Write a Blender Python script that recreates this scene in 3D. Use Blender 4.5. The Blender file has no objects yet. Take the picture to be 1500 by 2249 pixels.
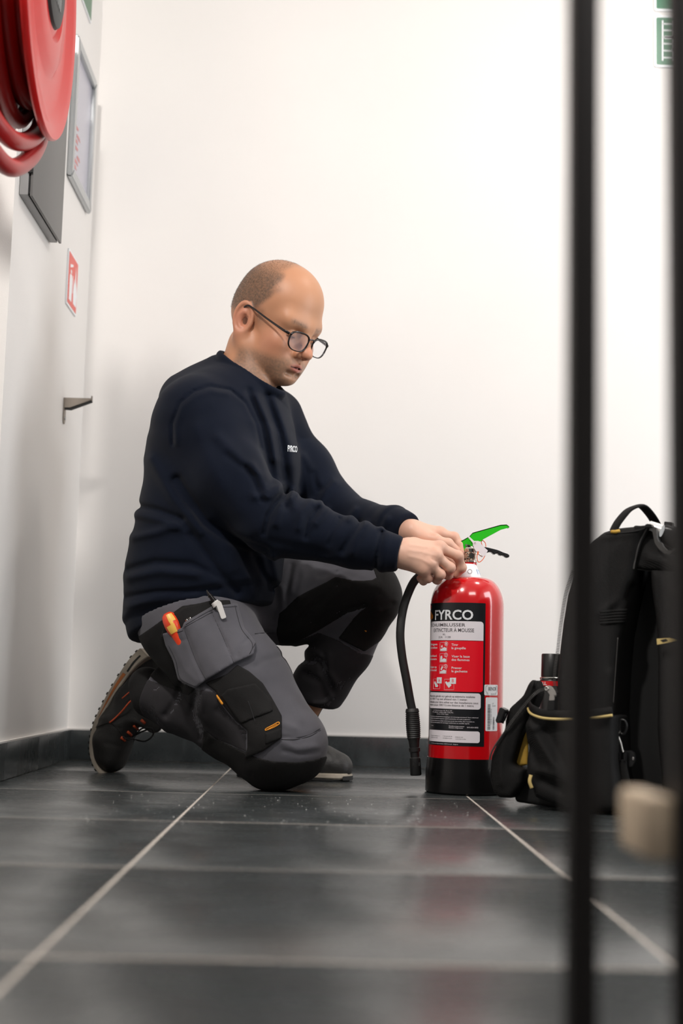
import bpy, bmesh, math, random
import numpy as np
from mathutils import Vector, Matrix, noise
random.seed(7); rng = np.random.RandomState(7)

# ------------------------------------------------------------------ camera, world, lights, exposure
F_PX = 2970.0; CX = 750.0; CY = 1124.5; CAM_H = 0.238
_v = np.array([-39.0, -366.5, F_PX]); Yc = _v/np.linalg.norm(_v)            # world Y in camera (right, up, forward)
_z = np.array([0.0245, 1.0, 0.0]); _z[2] = -(_z[0]*_v[0]+_z[1]*_v[1])/_v[2]; Zc = _z/np.linalg.norm(_z)
Xc = -np.cross(Yc, Zc); Xc = Xc if Xc[0] > 0 else -Xc
BAS = np.stack([Xc, Yc, Zc])                                                # rows: world axes in camera axes
cam_d = bpy.data.cameras.new('camera'); cam = bpy.data.objects.new('camera', cam_d)
bpy.context.scene.collection.objects.link(cam); bpy.context.scene.camera = cam
Rw, Uw, Fw = BAS[:, 0], BAS[:, 1], BAS[:, 2]
cam.matrix_world = Matrix(((Rw[0], Uw[0], -Fw[0], 0), (Rw[1], Uw[1], -Fw[1], 0), (Rw[2], Uw[2], -Fw[2], CAM_H), (0, 0, 0, 1)))
cam_d.sensor_fit = 'VERTICAL'; cam_d.sensor_height = 36.0; cam_d.sensor_width = 24.0
cam_d.lens = F_PX*36.0/2249.0; cam_d.clip_start = 0.05
cam_d.dof.use_dof = True; cam_d.dof.focus_distance = 2.95; cam_d.dof.aperture_fstop = 2.6

sc = bpy.context.scene
sc.view_settings.view_transform = 'Standard'; sc.view_settings.look = 'None'
sc.view_settings.gamma = 1.0; sc.view_settings.exposure = 0.18
try: sc.view_settings.use_curve_mapping = False
except Exception: pass
w = bpy.data.worlds.new('world'); sc.world = w; w.use_nodes = True
w.node_tree.nodes['Background'].inputs[0].default_value = (0.95, 0.93, 0.92, 1)
w.node_tree.nodes['Background'].inputs[1].default_value = 0.17

def area(name, loc, target, size, power, col, size_y=None):
    d = bpy.data.lights.new(name, 'AREA'); d.energy = power; d.color = col; d.size = size
    if size_y: d.shape = 'RECTANGLE'; d.size_y = size_y
    o = bpy.data.objects.new(name, d); sc.collection.objects.link(o)
    o.location = loc; o.rotation_euler = (Vector(target)-Vector(loc)).to_track_quat('-Z', 'Y').to_euler()
    return o
area('downlight_right', (1.15, 2.75, 2.58), (0.95, 3.3, 0.0), 0.28, 10, (1.0, 0.955, 0.91))
area('downlight_middle', (-0.62, 1.15, 2.50), (0.3, 3.0, 0.3), 0.14, 34, (1.0, 0.95, 0.90))
area('ceiling_panel', (0.9, 0.2, 2.58), (0.3, 2.8, 0.6), 1.2, 30, (1.0, 0.96, 0.93), 0.8)
area('return_wall_fill', (-1.5, 1.2, 2.5), (-1.1, 2.9, 1.2), 0.5, 7, (1.0, 0.94, 0.86))  # added fill that brightens the return wall, no known lamp there
area('window_light', (2.2, 2.3, 0.95), (0.0, 3.2, 0.75), 1.1, 35, (0.93, 0.965, 1.0), 1.5)

# ------------------------------------------------------------------ helpers
def ray(px, py):
    v = np.array([px-CX, CY-py, F_PX]); return BAS @ v
def P(px, py, Y):
    d = ray(px, py); t = Y/d[1]
    return np.array([d[0]*t, Y, CAM_H+d[2]*t])
def on_floor(px, py, z=0.0):
    d = ray(px, py); t = (z-CAM_H)/d[2]; return np.array([d[0]*t, d[1]*t, z])
def on_X(px, py, X):
    d = ray(px, py); t = X/d[0]; return np.array([X, d[1]*t, CAM_H+d[2]*t])
def on_plane(px, py, o, n):
    d = ray(px, py); c = np.array([0, 0, CAM_H]); t = np.dot(np.asarray(o)-c, n)/np.dot(d, n); return c+d*t
def uv_of(p):                                                              # world -> image point
    q = (p-np.array([0, 0, CAM_H])) @ BAS
    return CX+F_PX*q[..., 0]/q[..., 2], CY-F_PX*q[..., 1]/q[..., 2]
def mpx(r, Y): return r*Y/F_PX

MATS = {}
def mat(name, col, rough=0.5, metal=0.0, spec=0.5, bump=0.0, bscale=200.0, var=0.0, vscale=8.0, coat=0.0, sss=0.0, attr=None,
        emis=None, trans=0.0, alpha=1.0, sheen=0.0, weave=False):
    m = bpy.data.materials.new(name); m.use_nodes = True; nt = m.node_tree; b = nt.nodes['Principled BSDF']
    b.inputs['Base Color'].default_value = (*col, 1); b.inputs['Roughness'].default_value = rough
    b.inputs['Metallic'].default_value = metal; b.inputs['Specular IOR Level'].default_value = spec
    b.inputs['Coat Weight'].default_value = coat; b.inputs['Coat Roughness'].default_value = 0.06
    b.inputs['Transmission Weight'].default_value = trans; b.inputs['Alpha'].default_value = alpha
    b.inputs['Sheen Weight'].default_value = sheen
    if sss:
        b.inputs['Subsurface Weight'].default_value = sss; b.inputs['Subsurface Radius'].default_value = (0.012, 0.004, 0.002); b.inputs['Subsurface Scale'].default_value = 0.6
    tc = nt.nodes.new('ShaderNodeTexCoord')
    if var or bump:
        n = nt.nodes.new('ShaderNodeTexNoise'); n.inputs['Scale'].default_value = vscale; n.inputs['Detail'].default_value = 5
        nt.links.new(tc.outputs['Object'], n.inputs['Vector'])
    if attr:
        a = nt.nodes.new('ShaderNodeAttribute'); a.attribute_name = attr
        src = a.outputs['Color']
    else: src = None
    if var:
        mx = nt.nodes.new('ShaderNodeMix'); mx.data_type = 'RGBA'; mx.blend_type = 'MULTIPLY'; mx.inputs[0].default_value = 1.0
        mr = nt.nodes.new('ShaderNodeMapRange'); mr.inputs[1].default_value = 0.3; mr.inputs[2].default_value = 0.7
        mr.inputs[3].default_value = 1-var; mr.inputs[4].default_value = 1+var
        nt.links.new(n.outputs[0], mr.inputs[0])
        cmb = nt.nodes.new('ShaderNodeCombineColor')
        for k in range(3): nt.links.new(mr.outputs[0], cmb.inputs[k])
        if src: nt.links.new(src, mx.inputs[6])
        else: mx.inputs[6].default_value = (*col, 1)
        nt.links.new(cmb.outputs[0], mx.inputs[7]); nt.links.new(mx.outputs[2], b.inputs['Base Color'])
    elif src: nt.links.new(src, b.inputs['Base Color'])
    if bump:
        n2 = nt.nodes.new('ShaderNodeTexNoise'); n2.inputs['Scale'].default_value = bscale; n2.inputs['Detail'].default_value = 3
        nt.links.new(tc.outputs['Object'], n2.inputs['Vector']); h = n2.outputs[0]
        if weave:
            wv = nt.nodes.new('ShaderNodeTexWave'); wv.inputs['Scale'].default_value = 260; wv.bands_direction = 'DIAGONAL'
            nt.links.new(tc.outputs['Object'], wv.inputs['Vector'])
            ad = nt.nodes.new('ShaderNodeMath'); nt.links.new(h, ad.inputs[0]); nt.links.new(wv.outputs[1], ad.inputs[1]); h = ad.outputs[0]
        bp = nt.nodes.new('ShaderNodeBump'); bp.inputs['Strength'].default_value = bump; bp.inputs['Distance'].default_value = 0.002
        nt.links.new(h, bp.inputs['Height']); nt.links.new(bp.outputs[0], b.inputs['Normal'])
    if emis: b.inputs['Emission Color'].default_value = (*emis[:3], 1); b.inputs['Emission Strength'].default_value = emis[3]
    MATS[name] = m; return m

def link(o, parent=None):
    sc.collection.objects.link(o)
    if parent is not None:
        o.parent = parent; o.matrix_parent_inverse = parent.matrix_world.inverted()
    return o
def thing(name, label, cat, loc=(0, 0, 0), group=None):
    o = bpy.data.objects.new(name, None); o.empty_display_size = 0.05
    o.matrix_world = Matrix.Translation(Vector([float(c) for c in loc])); sc.collection.objects.link(o)
    o['label'] = label; o['category'] = cat
    if group: o['group'] = group
    return o
def tag(o, label, cat, group=None):
    o['label'] = label; o['category'] = cat
    if group: o['group'] = group
    return o
def mesh_obj(name, verts, faces, m, parent=None, smooth=True, mats=None, mi=None):
    me = bpy.data.meshes.new(name)
    v = np.asarray(verts, dtype=np.float64)
    me.from_pydata([tuple(x) for x in v] if len(v) < 20000 else v.tolist(), [], faces if isinstance(faces, list) else faces.tolist())
    for mm in (mats or [m]): me.materials.append(MATS[mm] if isinstance(mm, str) else mm)
    if mi is not None: me.polygons.foreach_set('material_index', np.asarray(mi, dtype=np.int32))
    if smooth: me.polygons.foreach_set('use_smooth', np.ones(len(me.polygons), dtype=bool))
    me.update()
    o = bpy.data.objects.new(name, me); link(o, parent); return o
def bm_obj(name, bm, m, parent=None, smooth=False, angle=None):
    me = bpy.data.meshes.new(name); bm.normal_update(); bm.to_mesh(me); bm.free(); me.materials.append(MATS[m])
    if smooth: me.polygons.foreach_set('use_smooth', np.ones(len(me.polygons), dtype=bool))
    if angle:
        try: me.set_sharp_from_angle(angle=math.radians(angle))
        except Exception: pass
    o = bpy.data.objects.new(name, me); link(o, parent); return o
def box(bm, lo, hi, bevel=0.0):
    lo = np.minimum(lo, hi).astype(float) if True else lo; 
    r = bmesh.ops.create_cube(bm, size=1.0); vs = r['verts']
    hi2 = np.asarray(hi, float); lo2 = np.asarray(lo, float)
    for v in vs: v.co = Vector([(lo2[i]+hi2[i])/2 + v.co[i]*(hi2[i]-lo2[i]) for i in range(3)])
    if bevel:
        es = list({e for v in vs for e in v.link_edges})
        bmesh.ops.bevel(bm, geom=es, offset=bevel, segments=2, affect='EDGES', profile=0.5)
def box_obj(name, lo, hi, m, parent=None, bevel=0.0):
    bm = bmesh.new(); a = np.minimum(lo, hi); b = np.maximum(lo, hi); box(bm, a, b, bevel); return bm_obj(name, bm, m, parent, smooth=bevel > 0, angle=40)
def prism(name, pts, off, m, parent=None, bevel=0.0, smooth=False):
    """closed outline (world points) pushed along off: a plate with thickness"""
    bm = bmesh.new(); a = [bm.verts.new(Vector([float(c) for c in p])) for p in pts]; o = Vector([float(c) for c in off])
    b = [bm.verts.new(v.co+o) for v in a]; n = len(a)
    bm.faces.new(a); bm.faces.new(b[::-1])
    for i in range(n): bm.faces.new((a[i], b[i], b[(i+1) % n], a[(i+1) % n]))
    bmesh.ops.recalc_face_normals(bm, faces=bm.faces)
    if bevel: bmesh.ops.bevel(bm, geom=list(bm.edges), offset=bevel, segments=2, affect='EDGES')
    bmesh.ops.triangulate(bm, faces=[f for f in bm.faces if len(f.verts) > 4])
    return bm_obj(name, bm, m, parent, smooth=smooth, angle=35)
def spline(pts, n=8, closed=False):
    pts = [np.asarray(p, float) for p in pts]; out = []
    N = len(pts); rg = range(N if closed else N-1)
    g = (lambda i: pts[i % N]) if closed else (lambda i: pts[min(max(i, 0), N-1)])
    for i in rg:
        p0, p1, p2, p3 = g(i-1), g(i), g(i+1), g(i+2)
        for k in range(n):
            t = k/n; out.append(0.5*((2*p1)+(-p0+p2)*t+(2*p0-5*p1+4*p2-p3)*t*t+(-p0+3*p1-3*p2+p3)*t**3))
    if not closed: out.append(pts[-1])
    return np.array(out)
def sweep(path, rad, seg=16, closed=False, sx=1.0, sy=1.0, up=None, prof=None):
    """tube along path; rad may be a list; prof: list of (x,y) profile"""
    path = np.asarray(path, float); n = len(path); rad = np.broadcast_to(np.asarray(rad, float), (n,))
    T = np.gradient(path, axis=0) if not closed else (np.roll(path, -1, 0)-np.roll(path, 1, 0))
    T /= np.linalg.norm(T, axis=1)[:, None]+1e-12
    u = np.array([0, 0, 1.0]) if up is None else np.asarray(up, float)
    if up is None and abs(T[0] @ u) > 0.9: u = np.array([1.0, 0, 0])
    A = []; cur = u
    for i in range(n):
        if up is not None: cur = np.asarray(up, float)
        a = cur-T[i]*(cur @ T[i]); a /= np.linalg.norm(a)+1e-12; A.append(a); cur = a
    A = np.array(A); B = np.cross(T, A)
    if prof is None: prof = [(math.cos(2*math.pi*k/seg)*sx, math.sin(2*math.pi*k/seg)*sy) for k in range(seg)]
    prof = np.array(prof); s = len(prof)
    V = path[:, None, :]+rad[:, None, None]*(A[:, None, :]*prof[None, :, 0:1]+B[:, None, :]*prof[None, :, 1:2])
    V = V.reshape(-1, 3); Fs = []
    for i in range(n if closed else n-1):
        j = (i+1) % n
        for k in range(s): Fs.append((i*s+k, i*s+(k+1) % s, j*s+(k+1) % s, j*s+k))
    if not closed: Fs.append(tuple(range(s))[::-1]); Fs.append(tuple((n-1)*s+k for k in range(s)))
    return V, Fs
def tube(name, pts, r, m, parent=None, n=6, seg=14, closed=False, **k):
    path = spline(pts, n, closed) if n > 1 else np.asarray(pts, float)
    rr = r
    if np.ndim(r): rr = np.interp(np.linspace(0, 1, len(path)), np.linspace(0, 1, len(r)), r)
    V, Fs = sweep(path, rr, seg, closed, **k); o = mesh_obj(name, V, Fs, m, parent)
    bm = bmesh.new(); bm.from_mesh(o.data); bmesh.ops.recalc_face_normals(bm, faces=bm.faces); bm.to_mesh(o.data); bm.free()
    try: o.data.set_sharp_from_angle(angle=math.radians(60))
    except Exception: pass
    return o
def join_sw(parts):
    V = []; Fs = []; off = 0
    for v, f in parts:
        V.append(v); Fs += [tuple(i+off for i in q) for q in f]; off += len(v)
    return np.concatenate(V), Fs
def lathe(name, prof, c, m, parent=None, seg=64, axis=(0, 0, 1), start=0.0):
    """prof: list of (radius, height) along axis from centre c"""
    ax = np.array(axis, float); ax = ax/np.linalg.norm(ax)
    h = np.array([1.0, 0, 0]) if abs(ax[0]) < 0.9 else np.array([0, 1.0, 0])
    e1 = np.cross(ax, h); e1 /= np.linalg.norm(e1); e2 = np.cross(ax, e1)
    V = []; Fs = []; n = len(prof)
    for r, z in prof:
        for k in range(seg):
            a = 2*math.pi*k/seg+start; V.append(np.asarray(c)+ax*z+max(r, 1e-5)*(e1*math.cos(a)+e2*math.sin(a)))
    for i in range(n-1):
        for k in range(seg): Fs.append((i*seg+k, i*seg+(k+1) % seg, (i+1)*seg+(k+1) % seg, (i+1)*seg+k))
    o = mesh_obj(name, V, Fs, m, parent)
    bm = bmesh.new(); bm.from_mesh(o.data); bmesh.ops.remove_doubles(bm, verts=bm.verts, dist=2e-5); bmesh.ops.recalc_face_normals(bm, faces=bm.faces); bm.to_mesh(o.data); bm.free()
    o.data.polygons.foreach_set('use_smooth', np.ones(len(o.data.polygons), dtype=bool))
    try: o.data.set_sharp_from_angle(angle=math.radians(38))
    except Exception: pass
    return o
def text_mesh(body, size=1.0, bold=0.0, align='LEFT', space=1.0):
    cu = bpy.data.curves.new('t', 'FONT'); cu.body = body; cu.size = size; cu.offset = bold; cu.align_x = align; cu.resolution_u = 3; cu.space_character = space
    o = bpy.data.objects.new('t', cu); sc.collection.objects.link(o); dg = bpy.context.evaluated_depsgraph_get(); dg.update()
    me = bpy.data.meshes.new_from_object(o.evaluated_get(dg)); bpy.data.objects.remove(o)
    v = np.array([tuple(x.co) for x in me.vertices]).reshape(-1, 3); f = [tuple(p.vertices) for p in me.polygons]; bpy.data.meshes.remove(me)
    return v, f

# ------------------------------------------------------------------ signed-distance sculpting (surface nets)
def smin(a, b, k):
    h = np.maximum(k-np.abs(a-b), 0)/k; return np.minimum(a, b)-h*h*k*0.25
def smax(a, b, k): return -smin(-a, -b, k)
def cap(p, a, b, ra, rb=None):
    a = np.asarray(a, np.float32); b = np.asarray(b, np.float32); rb = ra if rb is None else rb
    pa = p-a; ba = b-a; h = np.clip((pa @ ba)/(ba @ ba+1e-12), 0, 1)
    return np.sqrt(((pa-h[:, None]*ba)**2).sum(1))-(ra+(rb-ra)*h)
def ell(p, c, r, M=None):
    q = p-np.asarray(c, np.float32)
    if M is not None: q = q @ M.T.astype(np.float32)
    r = np.asarray(r, np.float32); k0 = np.sqrt(((q/r)**2).sum(1)); k1 = np.sqrt(((q/(r*r))**2).sum(1))+1e-9
    return k0*(k0-1)/k1
def chain(p, pts, rad, k=0.02):
    d = None
    for i in range(len(pts)-1):
        e = cap(p, pts[i], pts[i+1], rad[i], rad[i+1]); d = e if d is None else smin(d, e, k)
    return d
def poly2(u, v, pts):
    """signed distance to polygon in 2-D"""
    pts = np.asarray(pts, np.float32); n = len(pts); d = np.full(u.shape, 1e9, np.float32); s = np.ones(u.shape, np.float32)
    for i in range(n):
        a = pts[i]; b = pts[i-1]; e = b-a; wx = u-a[0]; wy = v-a[1]
        t = np.clip((wx*e[0]+wy*e[1])/(e @ e+1e-12), 0, 1); dx = wx-e[0]*t; dy = wy-e[1]*t
        d = np.minimum(d, dx*dx+dy*dy)
        c1 = v >= a[1]; c2 = v < b[1]; c3 = e[0]*wy > e[1]*wx
        s = np.where((c1 & c2 & c3) | (~c1 & ~c2 & ~c3), -s, s)
    return s*np.sqrt(d)
def line2(u, v, pts):
    pts = np.asarray(pts, np.float32); d = np.full(u.shape, 1e9, np.float32)
    for i in range(len(pts)-1):
        a = pts[i]; e = pts[i+1]-a; wx = u-a[0]; wy = v-a[1]; t = np.clip((wx*e[0]+wy*e[1])/(e @ e+1e-12), 0, 1)
        d = np.minimum(d, (wx-e[0]*t)**2+(wy-e[1]*t)**2)
    return np.sqrt(d)
def axis_grid(lo, hi, h, fine=(), hf=None):
    out = [lo]; x = lo
    while x < hi:
        s = h
        for a, b in fine:
            if a-1e-6 <= x < b: s = hf
        x += s; out.append(x)
    return np.array(out, np.float32)
def sdf_mesh(f, lo, hi, h=0.004, axes=None, B=6, margin=0.0):
    X, Y, Z = axes if axes else [np.arange(lo[i], hi[i]+h, h, dtype=np.float32) for i in range(3)]
    nx, ny, nz = len(X), len(Y), len(Z)
    V = np.ones((nx, ny, nz), np.float32)
    bx, by, bz = [np.arange(0, n, B) for n in (nx, ny, nz)]
    def mid(A, b): e = np.minimum(b+B-1, len(A)-1); return (A[b]+A[e])/2, (A[e]-A[b])/2+float(np.max(np.diff(A)))
    cx, hx = mid(X, bx); cy, hy = mid(Y, by); cz, hz = mid(Z, bz)
    C = np.stack(np.meshgrid(cx, cy, cz, indexing='ij'), -1).reshape(-1, 3); H = np.stack(np.meshgrid(hx, hy, hz, indexing='ij'), -1).reshape(-1, 3)
    dc = f(C); act = np.abs(dc) < np.linalg.norm(H, axis=1)*1.15+margin+0.002
    I = np.stack(np.meshgrid(bx, by, bz, indexing='ij'), -1).reshape(-1, 3)
    for (i, j, k), d in zip(I[~act & (dc < 0)], dc[~act & (dc < 0)]): V[i:i+B, j:j+B, k:k+B] = -1
    Ia = I[act]; loc = np.stack(np.meshgrid(*[np.arange(B)]*3, indexing='ij'), -1).reshape(-1, 3)
    CH = 1500
    for s in range(0, len(Ia), CH):
        id_ = (Ia[s:s+CH, None, :]+loc[None]).reshape(-1, 3)
        ok = (id_[:, 0] < nx) & (id_[:, 1] < ny) & (id_[:, 2] < nz); id_ = id_[ok]
        V[id_[:, 0], id_[:, 1], id_[:, 2]] = f(np.stack([X[id_[:, 0]], Y[id_[:, 1]], Z[id_[:, 2]]], -1))
    V[0] = np.abs(V[0])+1e-4; V[-1] = np.abs(V[-1])+1e-4; V[:, 0] = np.abs(V[:, 0])+1e-4; V[:, -1] = np.abs(V[:, -1])+1e-4; V[:, :, 0] = np.abs(V[:, :, 0])+1e-4; V[:, :, -1] = np.abs(V[:, :, -1])+1e-4
    S = V < 0
    c = S[:-1, :-1, :-1].astype(np.int8)
    for a in (0, 1):
        for b in (0, 1):
            for d in (0, 1):
                if a+b+d: c = c+S[a:nx-1+a, b:ny-1+b, d:nz-1+d]
    cells = np.argwhere((c > 0) & (c < 8)); idx = np.full(c.shape, -1, np.int32); idx[tuple(cells.T)] = np.arange(len(cells))
    acc = np.zeros((len(cells), 3)); cnt = np.zeros(len(cells)); AX = (X, Y, Z)
    for ax in range(3):
        o1, o2 = [q for q in range(3) if q != ax]
        for a in (0, 1):
            for b in (0, 1):
                s0 = cells.copy(); s0[:, o1] += a; s0[:, o2] += b; s1 = s0.copy(); s1[:, ax] += 1
                v0 = V[tuple(s0.T)]; v1 = V[tuple(s1.T)]; m = (v0 < 0) != (v1 < 0)
                t = np.where(m, v0/(v0-v1+1e-20), 0)
                pt = np.stack([AX[q][s0[:, q]] for q in range(3)], -1).astype(float); q1 = AX[ax][s1[:, ax]]; pt[:, ax] += t*(q1-pt[:, ax])
                acc += pt*m[:, None]; cnt += m
    verts = acc/cnt[:, None]; faces = []
    for ax in range(3):
        o1, o2 = [(1, 2), (2, 0), (0, 1)][ax]
        sl0 = [slice(None)]*3; sl1 = [slice(None)]*3; sl0[ax] = slice(0, -1); sl1[ax] = slice(1, None)
        A = S[tuple(sl0)]; D = A != S[tuple(sl1)]; e = np.argwhere(D)
        e = e[(e[:, o1] > 0) & (e[:, o2] > 0) & (e[:, o1] < c.shape[o1]) & (e[:, o2] < c.shape[o2])]
        inside = A[tuple(e.T)]
        q = []
        for a, b in ((-1, -1), (0, -1), (0, 0), (-1, 0)):
            r = e.copy(); r[:, o1] += a; r[:, o2] += b; q.append(idx[tuple(r.T)])
        q = np.stack(q, -1); q[~inside] = q[~inside][:, ::-1]; faces.append(q[(q >= 0).all(1)])
    return verts, np.concatenate(faces)
def sdf_obj(name, f, lo, hi, m, parent=None, h=0.004, axes=None, relax=1, **kw):
    v, fc = sdf_mesh(f, lo, hi, h, axes, **kw)
    if relax:
        n = len(v)
        for _ in range(relax):
            s = np.zeros_like(v); ct = np.zeros(n)
            for k in range(4):
                a = fc[:, k]; b = fc[:, (k+1) % 4]
                for q in range(3): s[:, q] += np.bincount(a, v[b, q], n)+np.bincount(b, v[a, q], n)
                ct += np.bincount(a, minlength=n)+np.bincount(b, minlength=n)
            v = v*0.5+0.5*s/np.maximum(ct, 1)[:, None]
    return mesh_obj(name, v, fc, m, parent)
def bounds(pts, pad): pts = np.asarray(pts, float); return pts.min(0)-pad, pts.max(0)+pad
def march(f, px, py, y0=2.3, off=0.0):
    """points where the pixel rays first meet the surface f = off"""
    D = np.stack([ray(a, b) for a, b in zip(np.ravel(px), np.ravel(py))]); D /= np.linalg.norm(D, axis=1)[:, None]
    t = np.full(len(D), y0/D[:, 1].mean()); O = np.array([0, 0, CAM_H])
    for _ in range(70): t = t+np.clip(f((O+D*t[:, None]).astype(np.float32))-off, -0.05, 0.05)*0.85
    r = np.abs(f((O+D*t[:, None]).astype(np.float32))-off); bad = r > 0.004
    if bad.all(): print('MARCH MISS', px, py)
    elif bad.any():
        ok = np.where(~bad)[0]; t[bad] = t[ok[np.abs(np.where(bad)[0][:, None]-ok[None]).argmin(1)]]; print('march partial', bad.sum(), len(bad), np.ravel(px)[:2], np.ravel(py)[:2])
    return O+D*t[:, None]
# ------------------------------------------------------------------ materials of the room
mat('wall_paint', (0.80, 0.775, 0.75), rough=0.62, bump=0.12, bscale=420, var=0.012, vscale=3)
mat('ceiling_paint', (0.82, 0.80, 0.78), rough=0.7)
mat('grout', (0.50, 0.45, 0.40), rough=0.85, var=0.12, vscale=40)
mat('slate', (0.042, 0.046, 0.048), rough=0.42, spec=0.80, bump=0.35, bscale=120)
mat('base_top', (0.66, 0.63, 0.60), rough=0.7)
def slate_nodes():
    m = MATS['slate']; nt = m.node_tree; b = nt.nodes['Principled BSDF']
    tc = nt.nodes.new('ShaderNodeNewGeometry'); mp = nt.nodes.new('ShaderNodeMapping'); mp.inputs['Scale'].default_value = (1.6, 3.0, 1.0)
    nt.links.new(tc.outputs['Position'], mp.inputs['Vector'])
    n = nt.nodes.new('ShaderNodeTexNoise'); n.inputs['Scale'].default_value = 5.0; n.inputs['Detail'].default_value = 9; n.inputs['Roughness'].default_value = 0.68
    nt.links.new(mp.outputs[0], n.inputs['Vector'])
    cr = nt.nodes.new('ShaderNodeValToRGB'); cr.color_ramp.elements[0].position = 0.30; cr.color_ramp.elements[0].color = (0.017, 0.020, 0.0207, 1)
    cr.color_ramp.elements[1].position = 0.68; cr.color_ramp.elements[1].color = (0.056, 0.064, 0.065, 1)
    nt.links.new(n.outputs[0], cr.inputs[0]); nt.links.new(cr.outputs[0], b.inputs['Base Color'])
    r = nt.nodes.new('ShaderNodeMapRange'); r.inputs[1].default_value = 0.3; r.inputs[2].default_value = 0.7; r.inputs[3].default_value = 0.33; r.inputs[4].default_value = 0.22
    nt.links.new(n.outputs[0], r.inputs[0]); nt.links.new(r.outputs[0], b.inputs['Roughness'])
    n2 = nt.nodes.new('ShaderNodeTexNoise'); n2.inputs['Scale'].default_value = 38; n2.inputs['Detail'].default_value = 8
    nt.links.new(mp.outputs[0], n2.inputs['Vector'])
    bp = nt.nodes.new('ShaderNodeBump'); bp.inputs['Strength'].default_value = 0.22; bp.inputs['Distance'].default_value = 0.0015
    nt.links.new(n2.outputs[0], bp.inputs['Height']); nt.links.new(bp.outputs[0], b.inputs['Normal'])
slate_nodes()

YB = 3.79; XW = -0.704; XR = 2.3; YN = -1.6; ZC = 2.62
YEND = on_X(16, 700, XW)[1]                                            # where the left wall turns away
def struct(o): o['kind'] = 'structure'; return o
TW = 0.546
g1 = -0.2375; r1 = 2.823
fl = struct(box_obj('floor', (XW-1.6, YN, -0.06), (XR, YB, -0.0004), 'grout'))
xs = [g1+TW*k for k in range(-6, 8)]; ys = [r1+TW*k for k in range(-10, 4)]
for i in range(len(xs)-1):
    for j in range(len(ys)-1):
        a0, a1 = max(xs[i], XW-1.6), min(xs[i+1], XR); b0, b1 = max(ys[j], YN), min(ys[j+1], YB)
        if a1-a0 < 0.02 or b1-b0 < 0.02: continue
        bm = bmesh.new(); g = 0.0021
        box(bm, (a0+g, b0+g*1.3, -0.012), (a1-g, b1-g*1.3, random.uniform(-0.0002, 0.0002)), 0.0007)
        bm_obj('tile', bm, 'slate', fl, smooth=True, angle=30)
struct(box_obj('wall_back', (XW-1.6, YB, 0), (XR+0.1, YB+0.12, ZC), 'wall_paint'))
struct(box_obj('wall_left', (XW-0.14, YEND, 0), (XW, YB, ZC), 'wall_paint'))
struct(box_obj('wall_return', (XW-1.6, YEND-0.001, 0), (XW-0.14, YEND+0.12, ZC), 'wall_paint'))
struct(box_obj('wall_right', (XR, YN, 0), (XR+0.1, YB, ZC), 'wall_paint'))
struct(box_obj('wall_far_left', (XW-1.7, YN, 0), (XW-1.6, YB, ZC), 'wall_paint'))
struct(box_obj('ceiling', (XW-1.6, YN, ZC), (XR, YB, ZC+0.1), 'ceiling_paint'))
BH = 0.082; BT = 0.011
def base_run(name, axis, lo, hi, at, sgn, step, start):
    root = None; cuts = [lo]+[start+step*k for k in range(-12, 12) if lo+0.03 < start+step*k < hi-0.03]+[hi]
    root = box_obj(name, *(((lo, at, 0), (hi, at+sgn*BT*0.6, BH-0.001)) if axis == 0 else ((at, lo, 0), (at+sgn*BT*0.6, hi, BH-0.001))), 'grout'); struct(root)
    for a, b in zip(cuts[:-1], cuts[1:]):
        a += 0.0013; b -= 0.0013
        if axis == 0: box_obj('tile', (a, at, 0.0015), (b, at+sgn*BT, BH), 'slate', root, 0.0008)
        else: box_obj('tile', (at, a, 0.0015), (at+sgn*BT, b, BH), 'slate', root, 0.0008)
    if axis == 0: box_obj('top_strip', (lo, at, BH), (hi, at+sgn*BT*0.8, BH+0.0035), 'base_top', root)  # pale strip along the top of the baseboard
    else: box_obj('top_strip', (at, lo, BH), (at+sgn*BT*0.8, hi, BH+0.0035), 'base_top', root)
base_run('baseboard_back', 0, XW, XR, YB, -1, TW, g1)
base_run('baseboard_left', 1, YEND, YB-BT, XW, 1, TW, r1)
# ------------------------------------------------------------------ things on the left and back walls
mat('reel_red', (0.62, 0.010, 0.008), rough=0.36, coat=0.15, spec=0.4)
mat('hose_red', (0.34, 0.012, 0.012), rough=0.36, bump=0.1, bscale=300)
mat('reel_black', (0.02, 0.021, 0.021), rough=0.55)
mat('cabinet_grey', (0.14, 0.138, 0.135), rough=0.45, metal=0.3)
mat('cabinet_edge', (0.30, 0.30, 0.30), rough=0.45, metal=0.3)
mat('silver', (0.50, 0.52, 0.53), rough=0.38, metal=0.8)
mat('paper', (0.44, 0.43, 0.50), rough=0.25)
mat('paper_ink', (0.55, 0.22, 0.22), rough=0.5)
mat('sign_red', (0.72, 0.06, 0.035), rough=0.35)
mat('sign_green', (0.0, 0.13, 0.05), rough=0.35)
mat('sign_green_faded', (0.03, 0.14, 0.06), rough=0.35)
mat('sign_white', (0.82, 0.84, 0.86), rough=0.35)
mat('bracket_metal', (0.33, 0.29, 0.25), rough=0.42, metal=0.7)
mat('black_gap', (0.008, 0.008, 0.008), rough=0.8)

def flat_sign(name, corners, m, d, parent=None, t=0.003):              # corners on a wall plane, d = outward normal
    return prism(name, corners, np.asarray(d)*t, m, parent)
def LW(px, py, x=0.0): return on_X(px, py, XW+x)
def rect_LW(y0, y1, z0, z1, x=0.0): return [np.array([XW+x, y0, z0]), np.array([XW+x, y1, z0]), np.array([XW+x, y1, z1]), np.array([XW+x, y0, z1])]
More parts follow.
